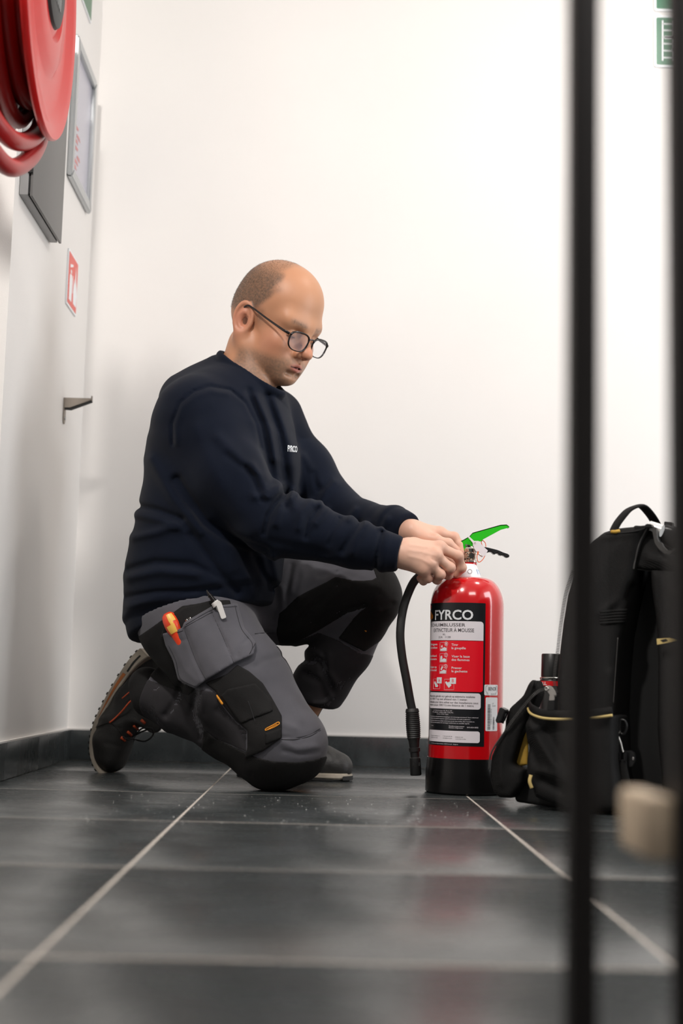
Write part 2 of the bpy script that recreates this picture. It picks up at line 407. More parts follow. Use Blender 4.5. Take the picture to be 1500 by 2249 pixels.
# -- hose reel
Z3_ = np.array([0, 0, 1.0])
RR = 0.30; yc = 2.39; zc = 0.415*yc+CAM_H+RR; c0 = np.array([-0.541, yc, zc])
RA = 0.05; rn_ = np.array([math.cos(RA), math.sin(RA), 0.0]); rt_ = np.array([-math.sin(RA), math.cos(RA), 0.0])   # disc axis, and across it
reel = thing('hose_reel', 'red fire hose reel with its hose wound on, high on the left', 'hose reel', (XW-0.05, YEND, zc))
lathe('front_disc', [(0.0, 0.004), (0.33*RR, 0.004), (0.37*RR, -0.001), (0.40*RR, 0.006), (0.56*RR, 0.003), (0.61*RR, -0.006), (0.64*RR, -0.007), (0.84*RR, -0.008), (0.90*RR, 0.002), (RR-0.003, 0.004), (RR, 0.000),
      (RR, -0.006), (RR-0.004, -0.010), (0.90*RR, -0.010), (0.82*RR, -0.018), (0.0, -0.018)], c0, 'reel_red', reel, 128, axis=rn_)
hc = lathe('hub_cap', [(0.0, 0.012), (0.28*RR, 0.011), (0.315*RR, 0.008), (0.325*RR, 0.002), (0.0, 0.002)], c0+rn_*0.002, 'reel_black', reel, 64, axis=rn_)
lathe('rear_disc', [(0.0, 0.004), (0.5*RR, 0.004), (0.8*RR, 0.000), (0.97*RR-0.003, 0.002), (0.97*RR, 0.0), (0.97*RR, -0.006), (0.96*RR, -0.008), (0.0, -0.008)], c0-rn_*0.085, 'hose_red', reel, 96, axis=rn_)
lathe('drum', [(0.0, 0.0), (0.62*RR, 0.0), (0.62*RR, 0.07), (0.0, 0.07)], c0-rn_*0.08, 'reel_black', reel, 48, axis=rn_)
V = []
for r, off in ((0.200, 0.030), (0.200, 0.062), (0.230, 0.048), (0.262, 0.066)):
    th = np.linspace(0, 2*np.pi, 73)[:-1]; rr = r+0.003*np.sin(th*2+r*90)
    V.append(sweep(c0-rn_*off+rt_*(rr*np.cos(th))[:, None]+Z3_*(rr*np.sin(th))[:, None], 0.0165, 12, closed=True))
v, f = join_sw(V); mesh_obj('wound_hose', v, f, 'hose_red', reel)
hl = P
tube('hanging_hose', [hl(-62, 90, 2.20), hl(-45, 190, 2.22), hl(-14, 262, 2.26), hl(26, 306, 2.32), hl(62, 308, 2.43), hl(88, 280, 2.54), hl(94, 225, 2.60), hl(84, 130, 2.62)], 0.0172, 'hose_red', reel, seg=18)
tube('hanging_hose', [hl(-70, 150, 2.17), hl(-55, 240, 2.19), hl(-28, 312, 2.22), hl(-2, 350, 2.27), hl(24, 368, 2.32), hl(50, 360, 2.40), hl(76, 332, 2.49), hl(91, 290, 2.60), hl(95, 235, 2.64), hl(88, 150, 2.66)], 0.0168, 'hose_red', reel, seg=18)
tube('axle', [c0-rn_*0.16, c0-rn_*0.02], 0.03, 'reel_black', reel, n=1)
tube('swing_arm', [(XW-0.07, YEND-0.005, zc), (XW-0.07, YEND-0.2, zc+0.01), c0-rn_*0.155], 0.018, 'reel_red', reel, n=5)
box_obj('wall_plate', (XW-0.13, YEND-0.010, zc-0.02), (XW-0.02, YEND-0.001, zc+0.16), 'reel_red', reel, 0.002)
for k in range(5):
    a = -0.035+0.015*k; z = -0.045; q = c0+rn_*0.0142
    prism('mark', [q+rt_*a+Z3_*(z-0.013), q+rt_*(a+0.004)+Z3_*(z-0.015), q+rt_*(a+0.005)+Z3_*(z+0.02), q+rt_*(a-0.001)+Z3_*(z+0.02)], rn_*0.0006, 'silver', hc)
# -- grey wall cabinet
A = LW(42, 412); Bp = LW(108, 533)
y0, y1 = A[1], Bp[1]; z0 = Bp[2]; dep = 0.030; z1 = z0+0.62
cab = thing('wall_cabinet', 'flat grey metal wall cabinet half hidden behind the hose reel', 'cabinet', (XW, y1, z0))
box_obj('body', (XW+0.0005, y0, z0), (XW+dep-0.010, y1, z1), 'cabinet_edge', cab, 0.0015)
box_obj('gap', (XW+dep-0.010, y0+0.004, z0+0.004), (XW+dep-0.006, y1-0.004, z1-0.004), 'black_gap', cab)
dr = box_obj('door', (XW+dep-0.006, y0+0.002, z0-0.002), (XW+dep, y1, z1), 'cabinet_grey', cab, 0.0012)
box_obj('hinge', (XW+dep-0.012, y0-0.004, z0+0.05), (XW+dep-0.001, y0+0.004, z0+0.10), 'black_gap', cab)
# -- framed notice
a = LW(170, 84, 0.004); b = LW(209, 192, 0.004); c = LW(192, 470, 0.004); d = LW(149, 386, 0.004)
fy0, fy1 = d[1], min(c[1], YB-0.012); fz0, fz1 = (c[2]+d[2])/2, (a[2]+b[2])/2
nf = thing('notice_frame', 'silver snap frame holding a pale notice, beside the corner', 'frame', (XW, fy1, fz0))
fw = 0.030; ft = 0.014
def bar(nm, q): prism(nm, q, (ft, 0, 0), 'silver', nf, bevel=0.003, smooth=True)
X0 = XW+0.0005
bar('frame_side', [(X0, fy0, fz0), (X0, fy0+fw, fz0+fw), (X0, fy0+fw, fz1-fw), (X0, fy0, fz1)])
bar('frame_side', [(X0, fy1, fz0), (X0, fy1-fw, fz0+fw), (X0, fy1-fw, fz1-fw), (X0, fy1, fz1)])
bar('frame_side', [(X0, fy0, fz0), (X0, fy1, fz0), (X0, fy1-fw, fz0+fw), (X0, fy0+fw, fz0+fw)])
bar('frame_side', [(X0, fy0, fz1), (X0, fy1, fz1), (X0, fy1-fw, fz1-fw), (X0, fy0+fw, fz1-fw)])
pp = box_obj('notice', (X0, fy0+fw-0.004, fz0+fw-0.004), (X0+0.004, fy1-fw+0.004, fz1-fw+0.004), 'paper', nf)
for k in range(7):
    yy = fy0+fw+0.02+rng.rand()*0.05; zz = fz0+fw+0.02+0.018*k
    prism('mark', [(X0+0.0041, yy, zz), (X0+0.0041, yy+0.03+0.03*rng.rand(), zz+0.004), (X0+0.0041, yy+0.04, zz+0.013), (X0+0.0041, yy+0.004, zz+0.011)], (0.0003, 0, 0), 'paper_ink', pp)
# -- red extinguisher sign on the left wall
def lw_sign(name, label, cat, y0, y1, z0, z1, m):
    t = thing(name, label, cat, (XW, y1, z0))
    prism('backing', rect_LW(y0, y1, z0, z1, 0.0005), (0.0035, 0, 0), 'sign_white', t)
    e = 0.006; pn = prism('printed_face', rect_LW(y0+e, y1-e, z0+e, z1-e, 0.004), (0.0008, 0, 0), m, t); return t, pn
a = LW(150, 543); b = LW(169, 582); c = LW(163, 697); d = LW(142, 662)
sy0, sy1, sz0, sz1 = (a[1]+d[1])/2, (b[1]+c[1])/2, (c[2]+d[2])/2, (a[2]+b[2])/2
sg, pn = lw_sign('extinguisher_sign', 'small red fire extinguisher sign above the empty wall bracket', 'sign', sy0, sy1, sz0, sz1, 'sign_red')
W_ = sy1-sy0; H_ = sz1-sz0
def sp(us, m='sign_white'):
    prism('pictogram', [(XW+0.0048, sy0+u*W_, sz0+v*H_) for u, v in us], (0.0004, 0, 0), m, pn)
sp([(0.16, 0.12), (0.42, 0.12), (0.42, 0.55), (0.36, 0.60), (0.22, 0.60), (0.16, 0.55)])
sp([(0.24, 0.62), (0.34, 0.62), (0.34, 0.68), (0.24, 0.68)]); sp([(0.18, 0.70), (0.46, 0.78), (0.46, 0.82), (0.18, 0.76)])
sp([(0.46, 0.62), (0.50, 0.62), (0.50, 0.30), (0.46, 0.30)])
sp([(0.60, 0.14), (0.90, 0.14), (0.94, 0.36), (0.86, 0.62), (0.84, 0.44), (0.76, 0.86), (0.68, 0.50), (0.62, 0.60), (0.56, 0.36)])
# -- green sign whose lower corner is in view at the top left
a = LW(197, 52); b = LW(176, 0)
gy1 = a[1]; gy0 = gy1-0.30; gz0 = a[2]
gs, pn = lw_sign('escape_sign', 'green escape sign at the top edge by the left corner', 'sign', gy0, gy1, gz0, gz0+0.15, 'sign_green_faded')
prism('pictogram', [(XW+0.0048, gy1-0.07, gz0+0.05), (XW+0.0048, gy1-0.03, gz0+0.09), (XW+0.0048, gy1-0.03, gz0+0.12), (XW+0.0048, gy1-0.10, gz0+0.12)], (0.0004, 0, 0), 'sign_white', pn)
# -- wall bracket (extinguisher hook) on the left wall
k0 = LW(141, 880); kb = LW(141, 934)
br = thing('wall_bracket', 'empty metal hook bracket for an extinguisher on the left wall', 'bracket', (XW, k0[1], kb[2]))
by = k0[1]; zt = k0[2]+0.006; zb = kb[2]; n = 8
Ls = [(XW+0.0005, by-0.012, zt), (XW+0.0005, by+0.012, zt), (XW+0.0005, by+0.012, zb+0.012), (XW+0.0005, by+0.007, zb+0.003), (XW+0.0005, by, zb), (XW+0.0005, by-0.007, zb+0.003), (XW+0.0005, by-0.012, zb+0.012)]
prism('back_plate', Ls, (0.003, 0, 0), 'bracket_metal', br)
ln = 0.073
pt = [(XW+0.003, zt), (XW+ln, zt), (XW+ln, zt-0.004), (XW+0.018, zt-0.026), (XW+0.003, zt-0.026)]
for s in (-1, 1): prism('side_web', [(x, by+s*0.010, z) for x, z in pt], (0, 0.002*s, 0), 'bracket_metal', br)
prism('hook_strip', [(XW+0.003, by-0.011, zt-0.026), (XW+0.018, by-0.011, zt-0.027), (XW+ln, by-0.011, zt-0.005), (XW+ln, by+0.011, zt-0.005), (XW+0.018, by+0.011, zt-0.027), (XW+0.003, by+0.011, zt-0.026)], (0, 0, -0.0025), 'black_gap', br)
prism('hook_tip', [(XW+ln-0.002, by-0.004, zt-0.005), (XW+ln+0.001, by-0.004, zt-0.005), (XW+ln+0.001, by-0.004, zt+0.008), (XW+ln-0.002, by-0.004, zt+0.008)], (0, 0.008, 0), 'bracket_metal', br)
tube('screw', [(XW+0.003, by, zb+0.016), (XW+0.006, by, zb+0.016)], 0.0045, 'silver', br, n=1)
# -- green signs on the back wall at the right
def BWp(px, py, o=0.0): return P(px, py, YB-o)
def round_rect(x0, x1, z0, z1, r, y, n=5):
    out = []
    for cx_, cz_, a0 in ((x1-r, z1-r, 0), (x0+r, z1-r, 90), (x0+r, z0+r, 180), (x1-r, z0+r, 270)):
        for k in range(n+1):
            a = math.radians(a0+90*k/n); out.append(np.array([cx_+r*math.cos(a), y, cz_+r*math.sin(a)]))
    return out
def back_sign(label, x0, z0, z1, wd):
    t = thing('escape_sign', label, 'sign', (x0, YB, z0))
    prism('backing', round_rect(x0, x0+wd, z0, z1, 0.007, YB-0.0005), (0, -0.004, 0), 'sign_white', t)
    pn = prism('printed_face', round_rect(x0+0.0065, x0+wd-0.0065, z0+0.0065, z1-0.0065, 0.004, YB-0.0045), (0, -0.0006, 0), 'sign_green', t); return t, pn
s1 = BWp(1436, 148); s2 = BWp(1436, 35)
t, pn = back_sign('green escape sign with a man on a ladder, right wall edge', s1[0], s1[2], s2[2], s2[2]-s1[2])
L0 = np.array([s1[0], YB-0.0051, s1[2]]); S_ = s2[2]-s1[2]
def pic(pts, w=None, m='sign_white'):
    if w is None: prism('pictogram', [L0+np.array([u*S_, 0, v*S_]) for u, v in pts], (0, -0.0004, 0), m, pn)
    else:
        for (u0, v0), (u1, v1) in zip(pts[:-1], pts[1:]):
            d = np.array([u1-u0, v1-v0]); d /= np.linalg.norm(d); nn = np.array([-d[1], d[0]])*w/2
            prism('pictogram', [L0+np.array([a*S_, 0, b*S_]) for a, b in ((u0+nn[0], v0+nn[1]), (u1+nn[0], v1+nn[1]), (u1-nn[0], v1-nn[1]), (u0-nn[0], v0-nn[1]))], (0, -0.0004, 0), m, pn)
pic([(0.16, 0.12), (0.165, 0.90)], 0.034); pic([(0.365, 0.12), (0.37, 0.90)], 0.034)
for v_ in (0.18, 0.315, 0.45, 0.575, 0.71, 0.835): pic([(0.17, v_), (0.37, v_)], 0.028)
pic([(0.20, 0.572), (0.345, 0.572), (0.46, 0.68)], 0.058); pic([(0.35, 0.32), (0.46, 0.43), (0.52, 0.52), (0.55, 0.68)], 0.055)
pic([(0.40+0.045*math.cos(a), 0.755+0.045*math.sin(a)) for a in np.linspace(0, 2*np.pi, 13)[:-1]])
pic([(0.50, 0.48), (0.66, 0.52), (0.66, 0.74), (0.50, 0.74)]); pic([(0.60, 0.50), (0.60, 0.30), (0.58, 0.14)], 0.06)
s3 = BWp(1436, 25)
back_sign('green escape sign cut by the top edge, over the ladder sign', s3[0], s3[2], s3[2]+S_, S_)

# ------------------------------------------------------------------ black frame in the foreground, out of focus
mat('post_black', (0.016, 0.012, 0.011), rough=0.5)
mat('bare_wood', (0.62, 0.49, 0.35), rough=0.6, var=0.2, vscale=30)
YP = 0.86
rk = thing('steel_rack', 'black steel rack with two square posts and a wooden block, out of focus', 'rack', (0.2, YP, 0))
def postx(px): return P(px, 1500, YP)[0]
a0, a1 = postx(1250), postx(1317); b0, b1 = postx(1484), postx(1552); ZT = 1.05; dp = a1-a0
box_obj('post', (a0, YP, 0.0), (a1, YP+dp, ZT), 'post_black', rk, 0.002)
box_obj('post', (b0, YP, 0.0), (b1, YP+dp, ZT), 'post_black', rk, 0.002)
box_obj('rail', (a0-0.02, YP, ZT), (b1+0.1, YP+dp, ZT+dp), 'post_black', rk, 0.002)
box_obj('foot_rail', (a1, YP+0.002, 0.0), (b0, YP+dp-0.002, 0.02), 'post_black', rk, 0.002)
w0 = P(1376, 1868, YP+0.06); w1 = P(1474, 1736, YP+0.06)
box_obj('wooden_block', (w0[0], YP+0.005, w0[2]), (b0+0.001, YP+0.085, w1[2]), 'bare_wood', rk, 0.004)
# ------------------------------------------------------------------ foam fire extinguisher
mat('ext_red', (0.60, 0.003, 0.007), rough=0.18, coat=0.8)
mat('ext_base', (0.0045, 0.0045, 0.0045), rough=0.25, spec=0.35)
mat('label_black', (0.010, 0.011, 0.013), rough=0.28)
mat('label_red', (0.86, 0.006, 0.020), rough=0.30)
mat('label_white', (0.86, 0.81, 0.85), rough=0.35)
mat('label_ink', (0.05, 0.04, 0.045), rough=0.5)
mat('sticker_white', (0.85, 0.85, 0.87), rough=0.35)
mat('barcode_grey', (0.08, 0.08, 0.09), rough=0.5)
mat('flame_orange', (0.85, 0.25, 0.01), rough=0.4)
mat('valve_chrome', (0.75, 0.70, 0.64), rough=0.16, metal=1.0)
mat('lever_green', (0.015, 0.50, 0.005), rough=0.32, coat=0.3)
mat('lever_black', (0.010, 0.010, 0.011), rough=0.35)
mat('seal_white', (0.78, 0.74, 0.76), rough=0.45)
mat('tie_orange', (0.75, 0.13, 0.03), rough=0.35)
mat('sky_blue', (0.05, 0.36, 0.75), rough=0.4)
mat('hose_black', (0.012, 0.012, 0.012), rough=0.42, bump=0.3, bscale=900)
YE = 2.985
bl = P(932, 1725, YE); br_ = P(1107.5, 1330, YE); bL = P(946, 1330, YE)
RE = (br_[0]-bL[0])/2*0.995; XE = (br_[0]+bL[0])/2-0.001
ext = thing('fire_extinguisher', 'red foam fire extinguisher with green lever standing on the floor tiles', 'fire extinguisher', (XE, YE, 0))
cE = np.array([XE, YE, 0.0])
zof = lambda py, px=1025: P(px, py, YE-RE)[2]
z_top = zof(1263); z_sh = zof(1330); z_bt = zof(1668)
prof = [(0.0, 0.010), (RE-0.003, 0.010), (RE-0.003, 0.02)]
prof += [(RE, z_bt-0.004), (RE, z_sh)]
rn = 0.036
for k in range(1, 13):
    a = math.pi/2*k/12; prof.append((rn+(RE-rn)*math.cos(a)**0.92 if k < 12 else rn, z_sh+(z_top-z_sh)*math.sin(a)))
zn = P(1030, 1236, YE)[2]
prof += [(0.024, z_top+0.002), (0.0, z_top+0.002)]
lathe('cylinder', prof, cE, 'ext_red', ext, 96)
lathe('base_ring', [(0.0, 0.0), (RE*1.06-0.004, 0.0), (RE*1.06, 0.004), (RE*1.06, z_bt-0.028), (RE*1.045, z_bt-0.022), (RE*1.03, z_bt-0.006), (RE*1.02, z_bt), (RE+0.0002, z_bt), (RE-0.004, z_bt-0.01)], cE, 'ext_base', ext, 96)
# neck
zc0 = z_top; zr = zn
nk = lathe('neck', [(0.0, zc0-0.002), (0.034, zc0-0.002), (0.0335, zc0+0.003), (0.0265, zc0+0.022), (0.0225, zr-0.004), (0.0, zr-0.004)], cE+np.array([-0.004, 0, 0]), 'sticker_white', ext, 48)
pk = P(1032, 1254, YE-0.03)
lathe('neck_band', [(0.0, zr-0.006), (0.0155, zr-0.006), (0.0165, zr-0.005), (0.0165, zr), (0.0155, zr+0.0005), (0.0, zr+0.0005)], cE+np.array([0.004, 0, 0]), 'ext_red', ext, 40)
# rounded emblem and blue patch on the neck sleeve
def neck_pt(px, py, o=0.0008):
    d = ray(px, py); n0 = cE+np.array([-0.004, 0, 0]); r = 0.0295+o
    a = d[0]**2+d[1]**2; b = -2*(d[0]*n0[0]+d[1]*n0[1]); c = n0[0]**2+n0[1]**2
    for _ in range(5):
        disc = max(b*b-4*a*(c-r*r), 0); t = (-b-math.sqrt(disc))/(2*a); z = CAM_H+d[2]*t; r = np.interp(z, [zc0+0.003, zc0+0.022, zr], [0.0335, 0.0265, 0.0222])+o
    return np.array([d[0]*t, d[1]*t, z])
ring = [neck_pt(1032+4.6*math.cos(a), 1255+4.6*math.sin(a)) for a in np.linspace(0, 2*np.pi, 25)[:-1]]
v, f = sweep(ring, 0.00035, 5, closed=True); mesh_obj('emblem', v, f, 'label_ink', nk)
q = [neck_pt(a, b, 0.0006) for a, b in ((1046.5, 1251), (1051, 1252), (1055, 1262), (1050, 1261))]
mesh_obj('blue_patch', q, [(0, 1, 2, 3)], 'sky_blue', nk, smooth=False)
# valve: chrome body with waists and ports
vc = np.array([P(1031, 1225, YE)[0], YE, 0]); zv0 = zr+0.0005; zv1 = P(1031, 1205, YE)[2]
H = zv1-zv0
vb = lathe('valve_body', [(0.0, zv0), (0.0185, zv0), (0.0185, zv0+0.12*H), (0.0165, zv0+0.17*H), (0.0125, zv0+0.26*H), (0.0105, zv0+0.42*H), (0.0120, zv0+0.62*H), (0.0165, zv0+0.72*H), (0.0175, zv0+0.95*H), (0.014, zv1+0.004), (0.0, zv1+0.004)], vc, 'valve_chrome', ext, 40)
for a in (-2.3, -1.4, -0.5): tube('port', [vc+np.array([math.cos(a)*0.006, math.sin(a)*0.006, zv0+0.5*H]), vc+np.array([math.cos(a)*0.0165, math.sin(a)*0.0165, zv0+0.45*H])], 0.0062, 'valve_chrome', vb, n=1)
tube('safety_pin', [P(1020, 1217, YE-0.005), P(1046, 1215, YE-0.018), P(1060, 1222, YE-0.02)], 0.0011, 'valve_chrome', ext, n=3, seg=8)
# lower black lever
lv = []
pts = [(1000, 1209), (1013, 1212), (1046, 1212), (1068, 1214), (1078, 1211), (1086, 1218), (1092, 1214), (1098, 1220), (1106, 1219), (1110, 1224), (1117, 1224.5), (1120, 1221), (1117, 1217), (1105, 1213), (1094, 1208), (1070, 1202), (1040, 1198), (1010, 1204)]
LL = [P(a, b, YE-0.008) for a, b in pts]; prism('carrying_handle', LL, (0, 0.017, 0), 'lever_black', ext, bevel=0.0015, smooth=True)
# green squeeze lever: a folded channel, two cheeks and a top strap
gp = [(1007.5, 1191), (1031, 1178), (1038, 1170), (1100, 1152.5), (1113, 1152), (1118.5, 1156.5), (1117, 1159), (1100, 1163.5), (1062, 1184), (1056, 1189), (1042, 1188), (1037, 1201), (1014, 1211.5), (1008.5, 1205)]
g_lev = prism('squeeze_lever', [P(a, b, YE-0.0125) for a, b in gp], (0, 0.002, 0), 'lever_green', ext)
prism('lever_cheek', [P(a, b, YE+0.0105) for a, b in gp], (0, 0.002, 0), 'lever_green', g_lev)
top = [(1007.5, 1191), (1031, 1178), (1038, 1170), (1100, 1152.5), (1113, 1152), (1118.5, 1156.5)]
V = []; Fs = []
for i, (a, b) in enumerate(top):
    for dy in (-0.0125, 0.0125): 
        q0 = P(a, b, YE-0.0125); V.append(q0+np.array([0, dy+0.0125, 0])); V.append(q0+np.array([0, dy+0.0125, -0.002]))
for i in range(len(top)-1):
    o = i*4; Fs += [(o, o+2, o+6, o+4), (o+1, o+5, o+7, o+3), (o, o+4, o+5, o+1), (o+2, o+3, o+7, o+6)]
Fs += [(0, 1, 3, 2), (len(V)-4, len(V)-2, len(V)-1, len(V)-3)]
mesh_obj('lever_strap', V, Fs, 'lever_green', g_lev, smooth=False)
for (a, b) in ((1015, 1204), (1024, 1197)):
    q = P(a, b, YE-0.014); tube('rivet', [q, q+np.array([0, 0.004, 0])], 0.0024, 'valve_chrome', g_lev, n=1)
q = P(1029, 1198, YE-0.0145); tube('pin_slot', [q+np.array([-0.002, 0, 0.0005]), q+np.array([0.0035, 0, -0.0008])], 0.0018, 'lever_black', g_lev, n=1)
# seal tag and its orange tie
tp = [(1027, 1179), (1030, 1177.5), (1041, 1188), (1051, 1188), (1063, 1201.5), (1071.5, 1209), (1066, 1220), (1058, 1224), (1052, 1219.5), (1041, 1204), (1038, 1192)]
tg = prism('seal_tag', [P(a, b, YE-0.019) for a, b in tp], (0, 0.0012, 0), 'seal_white', ext, bevel=0.0003)
q = P(1043.5, 1193, YE-0.0196); v, f = sweep([q+np.array([0.0018*math.cos(a), 0, 0.0018*math.sin(a)]) for a in np.linspace(0, 2*np.pi, 15)[:-1]], 0.0004, 6, closed=True); mesh_obj('eyelet', v, f, 'valve_chrome', tg)
tube('seal_tie', [P(1050, 1214, YE-0.02), P(1047.5, 1222, YE-0.02), P(1049, 1232, YE-0.02), P(1053, 1234.5, YE-0.02), P(1060, 1229, YE-0.019), P(1065, 1219, YE-0.017), P(1063, 1206, YE-0.012), P(1057, 1192, YE-0.01), P(1060, 1187, YE-0.01), P(1066, 1193, YE-0.01), P(1067, 1201, YE-0.012)], 0.0009, 'tie_orange', ext, seg=8)
tube('tie_knot', [P(1050, 1211, YE-0.0203), P(1049, 1218, YE-0.0203)], 0.0017, 'tie_orange', ext, n=1)
# hose and nozzle
hs = tube('hose', [P(1012, 1238, YE-0.014), P(985, 1246, 2.975), P(940, 1256, 2.972), P(914, 1272, 2.97), P(898, 1300, 2.965), P(885, 1340, 2.96), P(879, 1390, 2.955), P(883, 1440, 2.955), P(893, 1495, 2.955), P(901, 1540, 2.955), P(906, 1562, 2.955)], 0.0094, 'hose_black', ext, seg=20)
def nz(py, px=None): return P(px, py, 2.955)
pa = nz(1556, 905); pb_ = nz(1703, 913.5); ax = pb_-pa; Ln = np.linalg.norm(ax)
g = [(0.0, 0.0), (0.0125, 0.0), (0.0140, 0.002)]
for k in range(14): g += [(0.0150+0.0012*math.sin(k*math.pi/13), 0.008+0.0042*k), (0.0134+0.0012*math.sin(k*math.pi/13), 0.010+0.0042*k)]
g += [(0.0118, 0.070), (0.0105, 0.083), (0.0122, 0.084), (0.0122, 0.092), (0.0098, 0.093), (0.0096, 0.104), (0.0116, 0.106), (0.0122, Ln-0.002), (0.0108, Ln), (0.0, Ln)]
nzl = lathe('nozzle', g, pa, 'hose_black', ext, 32, axis=ax)
axn = ax/Ln
for dx in (-0.0065, 0.0065): 
    q = pa+axn*0.114+np.array([dx, -0.0105, 0]); prism('slot', [q, q+np.array([0.003, 0, 0]), q+np.array([0.003, 0, -0.008]), q+np.array([0, 0, -0.008])], (0, -0.001, 0), 'black_gap', nzl)
# ---- printed label, wrapped round the cylinder
def cyl(px, py, o=0.0):
    d = ray(px, py); r = RE+o; a = d[0]**2+d[1]**2; b = -2*(d[0]*XE+d[1]*YE); c = XE**2+YE**2-r*r
    t = (-b-math.sqrt(max(b*b-4*a*c, 0)))/(2*a); p = np.array([d[0]*t, d[1]*t, CAM_H+d[2]*t])
    return math.atan2(p[0]-XE, -(p[1]-YE))*RE, p[2]                      # arc length from the camera-facing line, height
def wrap(sz, o):
    sz = np.asarray(sz, float); th = sz[:, 0]/RE; r = RE+o
    return np.stack([XE+r*np.sin(th), YE-r*np.cos(th), sz[:, 1]], -1)
def patch(name, pts, o, m, parent, res=0.004):
    """filled outline in label space, cut into strips so that it bends with the cylinder"""
    bm = bmesh.new(); vs = [bm.verts.new((a, b, 0)) for a, b in pts]; bm.faces.new(vs)
    s0 = min(p[0] for p in pts); s1 = max(p[0] for p in pts)
    for x in np.arange(s0+res, s1, res):
        bmesh.ops.bisect_plane(bm, geom=bm.verts[:]+bm.edges[:]+bm.faces[:], plane_co=(x, 0, 0), plane_no=(1, 0, 0))
    bmesh.ops.triangulate(bm, faces=bm.faces); 
    co = wrap([(v.co.x, v.co.y) for v in bm.verts], o)
    for v, c in zip(bm.verts, co): v.co = Vector(c)
    bmesh.ops.recalc_face_normals(bm, faces=bm.faces); return bm_obj(name, bm, m, parent)
def rrect(s0, s1, z0, z1, r, corners='1234'):
    out = []
    for key, cx_, cz_, a0 in (('1', s1-r, z1-r, 0), ('2', s0+r, z1-r, 90), ('3', s0+r, z0+r, 180), ('4', s1-r, z0+r, 270)):
        if key in corners:
            for k in range(5):
                a = math.radians(a0+90*k/4); out.append((cx_+r*math.cos(a), cz_+r*math.sin(a)))
        else: out.append({'1': (s1, z1), '2': (s0, z1), '3': (s0, z0), '4': (s1, z0)}[key])
    return out
sR, zT = cyl(1066.5, 1325); _, zB = cyl(1057, 1640)
SL = -0.118                                                             # label runs on round the hidden side
lab = patch('label', rrect(SL, sR, zB, zT, 0.001), 0.0003, 'label_black', ext)
sI = cyl(1061.5, 1400)[0]
def zrow(py, px=1045): return cyl(px, py)[1]
patch('label_panel', rrect(SL+0.006, sI, zrow(1407), zrow(1365), 0.007, '12'), 0.0006, 'label_white', lab)
patch('label_panel', rrect(SL+0.006, sI, zrow(1520), zrow(1408), 0.006, '34'), 0.0006, 'label_red', lab)
patch('label_panel', rrect(SL+0.006, cyl(1055.5, 1540)[0], zrow(1558.5), zrow(1523), 0.006), 0.0006, 'label_white', lab)
patch('label_panel', rrect(SL+0.006, cyl(1053.5, 1620)[0], zrow(1632), zrow(1606.5), 0.005), 0.0006, 'label_white', lab)
def ltext(body, px0, px1, py_base, py_top, m, bold=0.0, o=0.0009, rag=None):
    """text whose box runs from px0 to px1 on its base line py_base, capitals py_top high"""
    v, f = text_mesh(body, 1.0, bold)
    if not f: return
    s0 = cyl(max(px0, 948), py_base)[0] if px0 >= 948 else rag; s1 = cyl(px1, py_base)[0]; zb = zrow(py_base, px1); zt = zrow(py_top, px1)
    x0, x1 = v[:, 0].min(), v[:, 0].max(); s = s0+(v[:, 0]-x0)/(x1-x0)*(s1-s0); z = zb+v[:, 1]/0.70*(zt-zb)
    return mesh_obj('writing', wrap(np.stack([s, z], -1), o), f, m, lab, smooth=False)
ltext('FYRCO', 956, 1039, 1361, 1340, 'sign_white', bold=0.022)
ltext('SCHUIMBLUSSER', 948, 1022, 1376, 1369, 'label_ink', bold=0.004)
ltext('EXTINCTEUR \u00c0 MOUSSE', 0, 1041, 1388.5, 1380.5, 'label_ink', bold=0.004, rag=-0.094)
ltext('6L', 973, 979, 1395, 1391, 'label_ink'); ltext('21A   113B', 964, 990, 1401.5, 1397, 'label_ink')
for t_, x1, yb in (('Borgpen', 961, 1417), ('uittrekken', 961, 1424.5), ('Brandhaard', 959.5, 1442.5), ('blussen', 959.5, 1449.5), ('Knijpen op', 959.5, 1467), ('de hendel', 959.5, 1474)):
    ltext(t_, 0, x1, yb, yb-4.6, 'sign_white', bold=0.012, rag=cyl(x1, yb)[0]-0.030)
for t_, x1, yb in (('Tirer', 1006.5, 1418.5), ('la goupille', 1023, 1426), ('Viser la base', 1031.5, 1444.5), ('des flammes', 1031, 1452), ('Presser', 1014.5, 1469.5), ('la gachette', 1026.5, 1477)):
    ltext(t_, 992, x1, yb, yb-5, 'sign_white', bold=0.012)
def ls(px, py): return cyl(px, py)
def lpoly(pts, m, o=0.0009): return patch('pictogram', [ls(a, b) for a, b in pts], o, m, lab, 0.006)
def lring(px, py, r, m, w=0.0004, n=20):
    s, z = ls(px, py); rm = r*YE/F_PX*0.97
    v, f = sweep(wrap([(s+rm*math.cos(a), z+rm*math.sin(a)) for a in np.linspace(0, 2*np.pi, n+1)[:-1]], 0.0009), w, 5, closed=True); mesh_obj('pictogram', v, f, m, lab)
def lframe(x0, y0, x1, y1, m, w=0.0003, dx=0.0):
    q = [ls(a, b) for a, b in ((x0, y0), (x1, y0), (x1-dx, y1), (x0-dx, y1))]; P_ = []
    for i in range(4):
        for k in range(4): P_.append(np.asarray(q[i])*(1-k/4)+np.asarray(q[(i+1) % 4])*k/4)
    v, f = sweep(wrap(P_, 0.0009), w, 4, closed=True); mesh_obj('pictogram', v, f, m, lab)
def ldisc(px, py, r, m, o): 
    s, z = ls(px, py); rm = r*YE/F_PX; patch('pictogram', [(s+rm*math.cos(a), z+rm*math.sin(a)) for a in np.linspace(0, 2*np.pi, 17)[:-1]], o, m, lab, 0.02)
